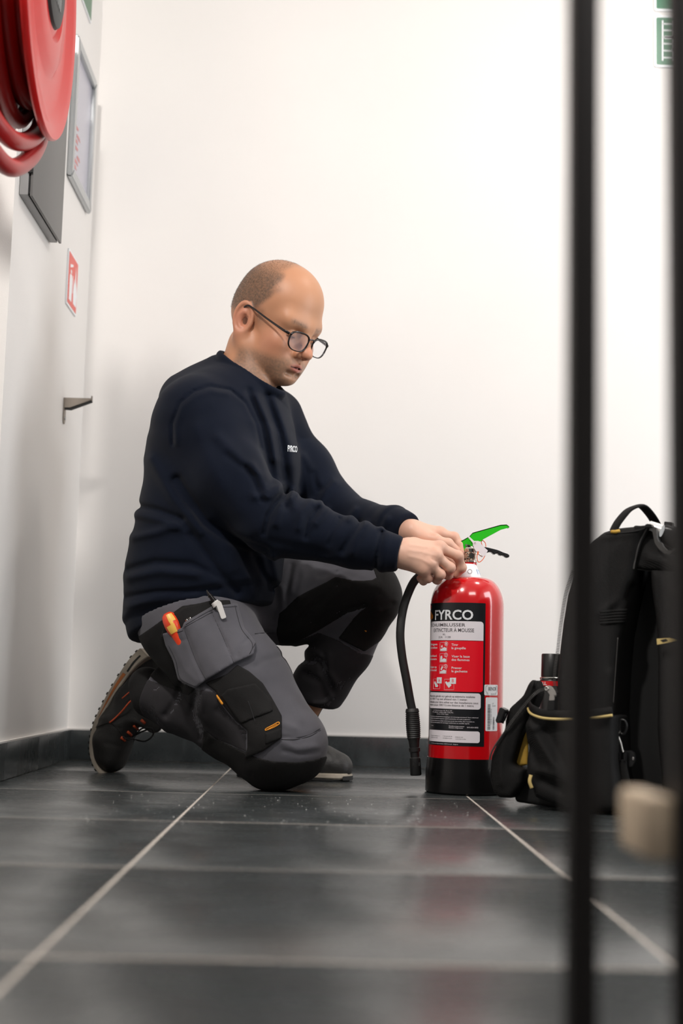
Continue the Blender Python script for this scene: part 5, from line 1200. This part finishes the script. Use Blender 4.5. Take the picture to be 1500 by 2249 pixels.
lo, hi = bounds([fpt(0.0, 0)+fw_*0.06, fpt(0.28, 0.18)-fw_*0.06, fpt(0.28, 0)+fw_*0.06, fpt(0, 0.15)-fw_*0.06], 0.02); lo[2] = 0.0
sh2 = sdf_obj('shoe', far_shoe, lo, hi, 'shoe_leather', person, h=0.0034, relax=1); sh2['label'] = 'dark shoe flat on the floor behind the knee'
def outline(sc_=1.0, back=0.285, hw=0.046):
    out = []
    for k in range(9): a = math.pi/2*(-1+2*k/8); out.append((0.045*(1-math.cos(a)), hw*math.sin(a)*0.93))
    out = [(x, y) for x, y in out]; rear = [(0.12, hw*1.0), (0.20, hw*0.82), (back-0.03, hw*0.78)]+[(back-0.03+0.03*math.cos(a), hw*0.78*math.sin(a)) for a in np.linspace(math.pi/2, -math.pi/2, 7)[1:-1]]+[(back-0.03, -hw*0.78), (0.20, -hw*0.82), (0.12, -hw*1.0)]
    return out+rear
ol = outline(); s_ = prism('sole', [tip-fd*(x+0.004)+fw_*y*1.04+Z3*0.006 for x, y in ol], (0, 0, 0.013), 'sole_grey', sh2, bevel=0.003, smooth=True)
prism('tread', [tip-fd*(x+0.010)+fw_*y*0.98+Z3*0.0005 for x, y in ol], (0, 0, 0.007), 'sole_black', s_, bevel=0.001)
prism('toe_bumper', [tip-fd*(x+0.0025)+fw_*y*1.05+Z3*0.003 for x, y in ol[2:7]], (0, 0, 0.010), 'sole_black', s_, bevel=0.001)

# ---- tools standing in the holster pocket
mat('tool_orange', (0.80, 0.055, 0.012), rough=0.35, coat=0.3)
mat('tool_yellow', (0.85, 0.50, 0.09), rough=0.4)
mat('pen_white', (0.72, 0.70, 0.68), rough=0.35)
yh = march(hb, [378], [1395], 2.7)[0][1]+0.006
s0 = P(366, 1346, yh+0.004); s1 = P(394, 1404, yh); ax = s1-s0; L = np.linalg.norm(ax)
tl = thing('screwdriver', 'orange and yellow screwdriver handle sticking out of the hip pocket', 'screwdriver', s0)
pr = [(0.0, 0.0), (0.008, 0.001), (0.0135, 0.006), (0.0165, 0.016), (0.0175, 0.028), (0.0165, 0.040), (0.014, 0.050), (0.0125, L*1.0), (0.012, L+0.012), (0.0, L+0.012)]
lathe('handle', pr, s0, 'tool_orange', tl, 24, axis=ax)
axn = ax/L; hR = lambda t: np.interp(t, [z for _, z in pr], [r for r, _ in pr])
def grip(t0, t1, a0, a1):
    V = []; Fs = []; e1 = np.cross(axn, [0, 1, 0]); e1 /= np.linalg.norm(e1); e2 = np.cross(axn, e1); e2 = e2 if e2[1] < 0 else -e2
    for i in range(7):
        t = t0+(t1-t0)*i/6
        for j in range(7):
            a = a0+(a1-a0)*j/6; V.append(s0+axn*t+(hR(t)+0.0007)*(e2*math.cos(a)+e1*math.sin(a)))
    for i in range(6):
        for j in range(6): Fs.append((i*7+j, i*7+j+1, i*7+8+j, i*7+7+j))
    mesh_obj('grip_patch', V, Fs, 'tool_yellow', tl)
grip(0.006, 0.024, -0.15, 0.75); grip(0.030, 0.048, -0.75, 0.35); grip(0.024, 0.030, -0.1, 0.3)
tube('shaft', [s1+axn*0.01, s1+axn*0.05], 0.003, 'valve_chrome', tl, n=1)
ym = march(hb, [484], [1340], 2.7)[0][1]
mk = thing('marker_pen', 'black marker pen with a white clip on the hip pocket', 'pen', P(478, 1326, ym-0.002))
def mp(a, b, o=0.0): return P(a, b, ym-0.004+o)
tube('barrel', [mp(454, 1296), mp(457, 1302), mp(462, 1309), mp(475, 1326)], [0.0016, 0.0030, 0.0042, 0.0052], 'glasses_black', mk, n=3)
for k in range(3): a = 461+3.5*k; b = 1308+4.5*k; tube('ring', [mp(a, b), mp(a+1.3, b+1.8)], 0.0052, 'glasses_black', mk, n=1)
tube('collar', [mp(471, 1322), mp(477, 1330)], [0.0085, 0.0095], 'pen_white', mk, n=1)
tube('hidden_barrel', [mp(477, 1330, 0.004), mp(500, 1375, 0.012)], 0.0055, 'pen_white', mk, n=1)
cl_ = [(475, 1320), (481, 1318.5), (486, 1323), (496.5, 1354), (496, 1357), (488, 1360), (485.5, 1358), (475, 1329)]
prism('clip', [mp(a, b, -0.010) for a, b in cl_], (0, 0.0025, 0), 'pen_white', mk, bevel=0.0006, smooth=True)
ye2 = march(hb, [414], [1368], 2.7)[0][1]
sd = thing('steel_tool', 'small steel tool end peeping over the middle of the hip pocket', 'tool', P(414, 1360, ye2+0.004))
for a, b in ((409, 1360), (416, 1356)): tube('shank', [P(a, b, ye2+0.006), P(a+8, b+18, ye2+0.010)], 0.0028, 'valve_chrome', sd, n=1, seg=10)
# ------------------------------------------------------------------ black rolling tool backpack on the right
mat('bag_nylon', (0.0060, 0.0058, 0.0058), rough=0.66, spec=0.22, bump=0.3, bscale=900, var=0.15, vscale=10, weave=True)
mat('bag_dark', (0.0035, 0.0035, 0.0035), rough=0.75)
mat('bag_plastic', (0.008, 0.008, 0.0085), rough=0.32)
mat('bag_grey', (0.05, 0.048, 0.046), rough=0.4)
mat('bag_yellow', (0.55, 0.33, 0.045), rough=0.65)
mat('piping_yellow', (0.62, 0.47, 0.18), rough=0.55)
mat('zip_metal', (0.66, 0.63, 0.60), rough=0.3, metal=1.0)
mat('chrome_white', (0.80, 0.79, 0.77), rough=0.25, metal=0.3)
BA = math.radians(30); bn = np.array([-math.sin(BA), -math.cos(BA), 0.0]); bt = np.array([math.cos(BA), -math.sin(BA), 0.0])   # towards the camera, along the bag
BO = P(1300, 1700, 2.60)
bag = thing('tool_backpack', 'black wheeled tool backpack with yellow trim and an open side flap', 'backpack', on_floor(1280, 1765))
def BPt(a, b, near=0.0): return on_plane(a, b, BO+bn*near, bn)
def bag_part(name, poly, near, thick, m, rnd=0.02, folds=(), parent=None, h=0.004, puff=0.0, label=None):
    W = np.array([BPt(a, b, near) for a, b in poly]); pts2 = np.stack([(W-BO) @ bt, W[:, 2]], -1)
    c2 = pts2.mean(0)
    def f(p):
        q = p-BO.astype(np.float32); t = q @ bt.astype(np.float32); z = p[:, 2]; n_ = q @ bn.astype(np.float32)
        s = poly2(t, z, pts2)+rnd; y = np.abs(n_-(near-thick/2))-thick/2+rnd
        if puff: y = y-puff*np.clip(-s/0.08, 0, 1)
        d = np.minimum(np.maximum(s, y), 0)+np.sqrt(np.maximum(s, 0)**2+np.maximum(y, 0)**2)-rnd
        if folds:
            u, v = uv_of(p)
            for L, am, wd in folds: d = d-am*np.exp(-(line2(u, v, L)/wd)**2)
        return np.maximum(d, 0.0012-z)
    cs = [w_+bn*k for w_ in W for k in (0.02+puff, -thick-0.01)]; lo, hi = bounds(cs, 0.015)
    lo[2] = max(lo[2], -0.003)
    o = sdf_obj(name, f, lo, hi, m, parent or bag, h=h, relax=1, margin=0.008)
    if label: o['label'] = label
    return o, f
bag_part('rear_body', [(1330, 1190), (1345, 1162), (1428, 1152), (1500, 1165), (1540, 1200), (1550, 1740), (1500, 1752), (1330, 1765)], -0.10, 0.17, 'bag_dark', 0.03)
FA_ = [(1256, 1258), (1272, 1222), (1296, 1188), (1322, 1168), (1347, 1159), (1424, 1152), (1403, 1190), (1393, 1228), (1389, 1262), (1376, 1310), (1358, 1400), (1351, 1480), (1347, 1560), (1352, 1700), (1372, 1786), (1240, 1776), (1222, 1640), (1219, 1496), (1225, 1426), (1232, 1368), (1242, 1306)]
front, ff = bag_part('front_compartment', FA_, 0.0, 0.15, 'bag_nylon', 0.016, folds=[([(1345, 1340), (1378, 1310), (1385, 1290)], -0.006, 9), ([(1320, 1345), (1365, 1320)], 0.004, 10), ([(1340, 1480), (1345, 1560)], 0.004, 10), ([(1330, 1180), (1380, 1172), (1415, 1160)], 0.003, 7)], puff=0.012)
shl, fs = bag_part('shoulder_cover', [(1390, 1248), (1395, 1212), (1408, 1180), (1424, 1158), (1436, 1152), (1440, 1175), (1450, 1200), (1466, 1216), (1500, 1232), (1540, 1246), (1545, 1262), (1470, 1256), (1428, 1252)], -0.02, 0.06, 'bag_nylon', 0.006, folds=[([(1425, 1225), (1465, 1235), (1500, 1242)], 0.006, 12)])
bag_part('back_panel', [(1426, 1250), (1470, 1252), (1540, 1258), (1550, 1400), (1552, 1735), (1452, 1740), (1440, 1600), (1442, 1450), (1438, 1360), (1428, 1290)], -0.015, 0.11, 'bag_nylon', 0.012, puff=0.01)
pk_, fp = bag_part('front_pocket', [(1160, 1556), (1175, 1568), (1232, 1577), (1346, 1570), (1349, 1690), (1362, 1784), (1238, 1778), (1172, 1752), (1153, 1700), (1153, 1604)], 0.045, 0.10, 'bag_nylon', 0.014, puff=0.010,
    folds=[([(1165, 1600), (1190, 1640), (1215, 1680), (1250, 1700)], 0.006, 12), ([(1160, 1590), (1172, 1600), (1190, 1592)], 0.005, 8), ([(1200, 1605), (1230, 1660), (1245, 1690)], -0.006, 12), ([(1180, 1690), (1225, 1705), (1260, 1730)], 0.006, 10), ([(1165, 1640), (1180, 1680)], -0.005, 9), ([(1190, 1715), (1230, 1735)], -0.006, 9)], label='gathered black front pocket with yellow piping')
# pocket rim: band and piping
def on_bag(f, pts, r, m, name, off=0.0, parent=bag, n=8, **k):
    q = spline([(a, b) for a, b in pts], n); W = march(f, q[:, 0], q[:, 1], 2.2, off); v, fc = sweep(W, r, 10, **k); return mesh_obj(name, v, fc, m, parent)
rimW = spline([BPt(1163, 1546, 0.0), BPt(1168, 1556, 0.050), BPt(1190, 1567, 0.058), BPt(1232, 1570, 0.058), BPt(1290, 1569, 0.058), BPt(1345, 1562, 0.052)], 8)
v, fc = sweep(rimW, 0.0095, 12, up=(0, 0, 1), sx=0.9, sy=0.35); mesh_obj('pocket_band', v, fc, 'bag_nylon', pk_)
rp = spline([BPt(1160, 1556, 0.015), BPt(1166, 1567, 0.052), BPt(1190, 1576.5, 0.061), BPt(1230, 1579.5, 0.061), BPt(1290, 1578, 0.061), BPt(1345, 1571, 0.056)], 8)
v, fc = sweep(rp, 0.0027, 10); mesh_obj('piping', v, fc, 'piping_yellow', pk_)
# open side flap hanging out to the left, with yellow lining
flap, fl2 = bag_part('side_flap', [(1171, 1494), (1166, 1493), (1158, 1501), (1146, 1528), (1117, 1554), (1107, 1580), (1107, 1607), (1087, 1637), (1076, 1662), (1072, 1706), (1080, 1738), (1092, 1752), (1120, 1754), (1146, 1722), (1150, 1690), (1128, 1682), (1124, 1676), (1140, 1620), (1152, 1590), (1164, 1560), (1178, 1524), (1176, 1508)], 0.01, 0.055, 'bag_nylon', 0.010, folds=[([(1172, 1500), (1165, 1520), (1150, 1540)], 0.004, 5), ([(1180, 1500), (1172, 1518)], -0.004, 4), ([(1110, 1610), (1100, 1660), (1098, 1720)], 0.004, 10)], puff=0.006)
bag_part('yellow_lining', [(1146, 1590), (1158, 1588), (1158, 1680), (1140, 1684), (1118, 1678), (1134, 1630)], -0.015, 0.012, 'bag_yellow', 0.003)
bag_part('base_pad', [(1120, 1700), (1350, 1720), (1480, 1730), (1480, 1772), (1350, 1786), (1250, 1780), (1130, 1762)], -0.02, 0.30, 'bag_dark', 0.008)
q = BPt(1166, 1702, 0.06); q2 = BPt(1163, 1716, 0.062); q3 = BPt(1168, 1731, 0.06); v, fc = sweep(spline([q, q2, q3], 6), 0.004, 8, up=bt, sx=0.9, sy=0.3); mesh_obj('piping', v, fc, 'piping_yellow', pk_)
# zips: tape and separate teeth (one part each, hundreds of tiny teeth)
def zipper(name, W, tw=0.0030, step=0.0030, parent=bag, up=None):
    W = np.asarray(W); up = bn if up is None else up
    seg = np.r_[0, np.cumsum(np.linalg.norm(np.diff(W, axis=0), axis=1))]; n = int(seg[-1]/step)
    pts = np.stack([np.interp(np.linspace(0, seg[-1], n), seg, W[:, k]) for k in range(3)], -1); T = np.gradient(pts, axis=0); T /= np.linalg.norm(T, axis=1)[:, None]
    V = []; Fs = []
    for p_, t in zip(pts, T):
        s = np.cross(t, up); s /= np.linalg.norm(s); o = len(V)
        for a in (-1, 1):
            for b in (-1, 1):
                for c in (-1, 1): V.append(p_+s*a*tw+t*b*step*0.27+up*(c*0.0009))
        for f in ((0, 1, 3, 2), (4, 6, 7, 5), (0, 4, 5, 1), (2, 3, 7, 6), (0, 2, 6, 4), (1, 5, 7, 3)): Fs.append(tuple(o+i for i in f))
    z = mesh_obj(name, V, Fs, 'bag_grey', parent, smooth=False); z['kind'] = 'stuff'
z1_ = spline([BPt(a, b, 0.004) for a, b in [(1257, 1255), (1242, 1304), (1232, 1366), (1225, 1426), (1219, 1470), (1218, 1500), (1222, 1520)]], 10); zipper('zip_teeth', z1_)
z2_ = spline([BPt(a, b, 0.020) for a, b in [(1200, 1513), (1186, 1516), (1172, 1526), (1160, 1539), (1142, 1561), (1123, 1586), (1112, 1602)]], 10); zipper('zip_teeth', z2_)
v, fc = sweep(spline([BPt(a, b, 0.018) for a, b in [(1112, 1602), (1098, 1622), (1086, 1640), (1077, 1660), (1074, 1690)]], 8), 0.0018, 8); mesh_obj('flap_edge', v, fc, 'bag_grey', flap)
sl = prism('zip_slider', [BPt(a, b, 0.034) for a, b in [(1197, 1509), (1203, 1505), (1212, 1508), (1219, 1517), (1222, 1527), (1218, 1531), (1209, 1529), (1203, 1520)]], -bn*0.006, 'zip_metal', bag, bevel=0.0012, smooth=True)
tube('slider_ring', [BPt(1200, 1508, 0.036), BPt(1197, 1512, 0.036), BPt(1200, 1516, 0.036), BPt(1204, 1513, 0.036)], 0.0013, 'zip_metal', sl, closed=True, seg=8)
prism('puller', [BPt(a, b, 0.046) for a, b in [(1207, 1526), (1216, 1526), (1218, 1533), (1217, 1541), (1206, 1541), (1206, 1533)]], -bn*0.003, 'zip_metal', sl, bevel=0.0006)
prism('pull_tab', [BPt(a, b, 0.060) for a, b in [(1203, 1538), (1218, 1538), (1217, 1560), (1201, 1560)]], -bn*0.005, 'bag_plastic', sl, bevel=0.001)
# seams and webbing on the front
on_bag(ff, [(1424, 1154), (1404, 1192), (1394, 1232), (1391, 1250)], 0.0022, 'bag_grey', 'seam', -0.001)
on_bag(fs, [(1391, 1249), (1408, 1251), (1424, 1253), (1445, 1254)], 0.0013, 'bag_grey', 'seam', 0.0005)
on_bag(ff, [(1330, 1172), (1360, 1171), (1395, 1167), (1416, 1160)], 0.0010, 'bag_dark', 'seam', 0.0006)
on_bag(ff, [(1357, 1400), (1352, 1470), (1347, 1545)], 0.0010, 'bag_grey', 'seam', 0.0004)
for k in range(5):
    y = 1341+6.2*k; on_bag(ff, [(1318, y+3), (1345, y+1), (1376-0.8*k, y-1)], 0.0028, 'bag_nylon', 'webbing_rib', 0.001)
q = [(1443, 1403), (1470, 1401), (1492, 1406), (1466, 1412), (1444, 1416)]; prism('brand_patch', [BPt(a, b, 0.004) for a, b in q], bn*0.003, 'piping_yellow', bag)
prism('patch_mark', [BPt(a, b, 0.0074) for a, b in [(1450, 1406), (1456, 1410), (1466, 1407), (1462, 1403)]], bn*0.0006, 'bag_dark', bag)
# top handle
hd = spline([BPt(1346, 1168, -0.02), BPt(1358, 1146, -0.02), BPt(1378, 1123, -0.02), BPt(1396, 1113, -0.025), BPt(1410, 1112, -0.035), BPt(1424, 1125, -0.055), BPt(1436, 1142, -0.075), BPt(1444, 1158, -0.09)], 8)
v, fc = sweep(hd, 0.0135, 14, up=bt*0.8+bn*0.6, sx=1.0, sy=0.26); mesh_obj('top_handle', v, fc, 'bag_nylon', bag)
mesh_obj('webbing_end', *sweep([BPt(1343, 1168, 0.0), BPt(1352, 1168, 0.004), BPt(1361, 1166, 0.0)], 0.0035, 8), 'bag_yellow', bag)
# trolley handle
tube('trolley_tube', [BPt(1426, 1157, -0.03), BPt(1454, 1166, -0.03)], 0.0118, 'chrome_white', bag, n=1, seg=28)
gr_, _f = bag_part('grip', [(1448, 1152), (1462, 1150), (1480, 1155), (1494, 1168), (1500, 1200), (1492, 1208), (1474, 1206), (1455, 1196), (1446, 1186), (1444, 1168)], -0.045, 0.05, 'bag_plastic', 0.012, h=0.003)
prism('button', [BPt(a, b, -0.055) for a, b in [(1458, 1145), (1475, 1147), (1475, 1158), (1458, 1156)]], -bn*0.015, 'bag_plastic', gr_, bevel=0.001)
prism('bracket', [BPt(a, b, -0.005) for a, b in [(1430, 1157), (1441, 1158), (1442, 1180), (1446, 1190), (1452, 1191), (1456, 1200), (1464, 1208), (1472, 1209), (1480, 1203), (1490, 1203), (1478, 1212), (1470, 1219), (1458, 1216), (1446, 1206), (1437, 1192), (1434, 1175)]], -bn*0.012, 'bag_grey', bag, bevel=0.001)
prism('strap_tab', [BPt(a, b, 0.0) for a, b in [(1391, 1157), (1394, 1154), (1414, 1155), (1420, 1150), (1430, 1151), (1432, 1157), (1410, 1160), (1396, 1161)]], -bn*0.02, 'bag_plastic', bag, bevel=0.001)
# clip, D ring and hanging strap
cw = [BPt(a, b, 0.006) for a, b in [(1362, 1584), (1371, 1582), (1376, 1592), (1375, 1604), (1369, 1612), (1362, 1608)]]
tube('d_ring', cw, 0.0026, 'bag_plastic', bag, closed=True, seg=10)
tube('hook', [BPt(1362, 1606, 0.01), BPt(1358, 1610, 0.01), BPt(1358, 1618, 0.01), BPt(1363, 1632, 0.01), BPt(1367, 1648, 0.01), BPt(1369, 1652, 0.01)], 0.0022, 'zip_metal', bag, seg=10)
st_ = prism('strap_plate', [BPt(a, b, 0.004) for a, b in [(1352, 1656), (1358, 1650), (1385, 1648), (1394, 1654), (1396, 1670), (1388, 1684), (1352, 1690)]], -bn*0.004, 'bag_plastic', bag, bevel=0.001)
tube('rivet', [BPt(1391, 1664, 0.006), BPt(1391, 1668, 0.006), BPt(1389.5, 1668, 0.006), BPt(1389.5, 1664, 0.006)], 0.0009, 'zip_metal', st_, closed=True, seg=8)
for a in (1357, 1369): prism('buckle_bar', [BPt(x, y, 0.018) for x, y in [(a, 1653), (a+6, 1652), (a+5, 1672), (a, 1672)]], -bn*0.010, 'bag_plastic', st_, bevel=0.0015)
v, fc = sweep(spline([BPt(a, b, 0.012) for a, b in [(1366, 1668), (1368, 1690), (1373, 1715), (1375, 1740), (1372, 1762)]], 6), 0.009, 10, up=bt, sx=1.0, sy=0.2); mesh_obj('strap', v, fc, 'bag_nylon', bag)
v, fc = sweep(spline([BPt(a, b, 0.012) for a, b in [(1352, 1652), (1347, 1668), (1346, 1700), (1347, 1745)]], 6), 0.003, 10); mesh_obj('strap_edge', v, fc, 'bag_plastic', bag)
# ladder buckle on the flap
bk = prism('ladder_buckle', [BPt(a, b, 0.03) for a, b in [(1097, 1553), (1104, 1556), (1110, 1560), (1100, 1585), (1092, 1589), (1087, 1584)]], -bn*0.022, 'bag_plastic', bag, bevel=0.0015, smooth=True)
for k in range(5):
    a = 1101+2.6*k; mesh_obj('webbing_rib', *sweep([BPt(a, 1562+1.2*k, 0.022), BPt(a-7, 1585+1.0*k, 0.022)], 0.0016, 6), 'bag_plastic', bk)
# ---- spray can standing behind the pocket
mat('can_black', (0.010, 0.010, 0.010), rough=0.35); mat('can_red', (0.75, 0.01, 0.015), rough=0.3); mat('can_rim', (0.5, 0.49, 0.46), rough=0.25, metal=1.0)
YCN = 2.80; cx_ = P(1213, 1460, YCN)[0]; z_ = lambda py: P(1213, py, YCN)[2]
can = thing('spray_can', 'black capped spray can with red band sticking out of the bag pocket', 'spray can', (cx_, YCN, 0.02))
rc_ = 0.0236; c_ = (cx_, YCN, 0)
lathe('cap', [(0.0, z_(1436)), (rc_-0.003, z_(1436)), (rc_-0.0015, z_(1438)), (rc_-0.0005, z_(1486)), (rc_-0.002, z_(1488)), (0, z_(1488))], c_, 'can_black', can, 48)
lathe('rim', [(0.0, z_(1487)), (rc_+0.001, z_(1487.5)), (rc_+0.0022, z_(1489)), (rc_+0.0022, z_(1491)), (rc_+0.001, z_(1493)), (0, z_(1493))], c_, 'can_rim', can, 48)
lathe('can_body', [(0.0, z_(1492)), (rc_, z_(1492)), (rc_+0.0018, z_(1495)), (rc_+0.002, 0.024), (rc_, 0.021), (0.0, 0.021)], c_, 'can_black', can, 48)
lathe('red_band', [(rc_+0.001, z_(1496)), (rc_+0.0023, z_(1496)), (rc_+0.0023, z_(1506.5)), (rc_+0.001, z_(1506.5))], c_, 'can_red', can, 48)
v, f = text_mesh('OLL', 1.0, 0.03); x = (v[:, 0]-v[:, 0].min())/(v[:, 0].max()-v[:, 0].min()); th = -1.35+x*0.75; rr_ = rc_+0.0028
mesh_obj('writing', np.stack([cx_+rr_*np.sin(th), YCN-rr_*np.cos(th), z_(1504.5)+v[:, 1]/0.7*(z_(1498)-z_(1504.5))], -1), f, 'sign_white', can, smooth=False)
# ------------------------------------------------------------------ crumbs of dust on the tiles
mat('dust_white', (0.6, 0.6, 0.58), rough=0.8)
V = []; Fs = []
for _ in range(420):
    Y_ = 2.2+0.55*rng.rand(); X_ = rng.uniform(-0.40, 0.28); r_ = 0.00035+0.0008*rng.rand()**4; o = len(V)
    V += [(X_-r_, Y_-r_, 0.0008), (X_+r_, Y_-r_, 0.0008), (X_+r_*0.6, Y_+r_, 0.0008), (X_-r_, Y_+r_, 0.0008), (X_, Y_, 0.0008+r_*1.2)]
    Fs += [(o, o+1, o+4), (o+1, o+2, o+4), (o+2, o+3, o+4), (o+3, o, o+4)]
du = mesh_obj('dust', V, Fs, 'dust_white', None, smooth=False); du['kind'] = 'stuff'; tag(du, 'tiny pale dust crumbs scattered on the dark floor tiles', 'dust')
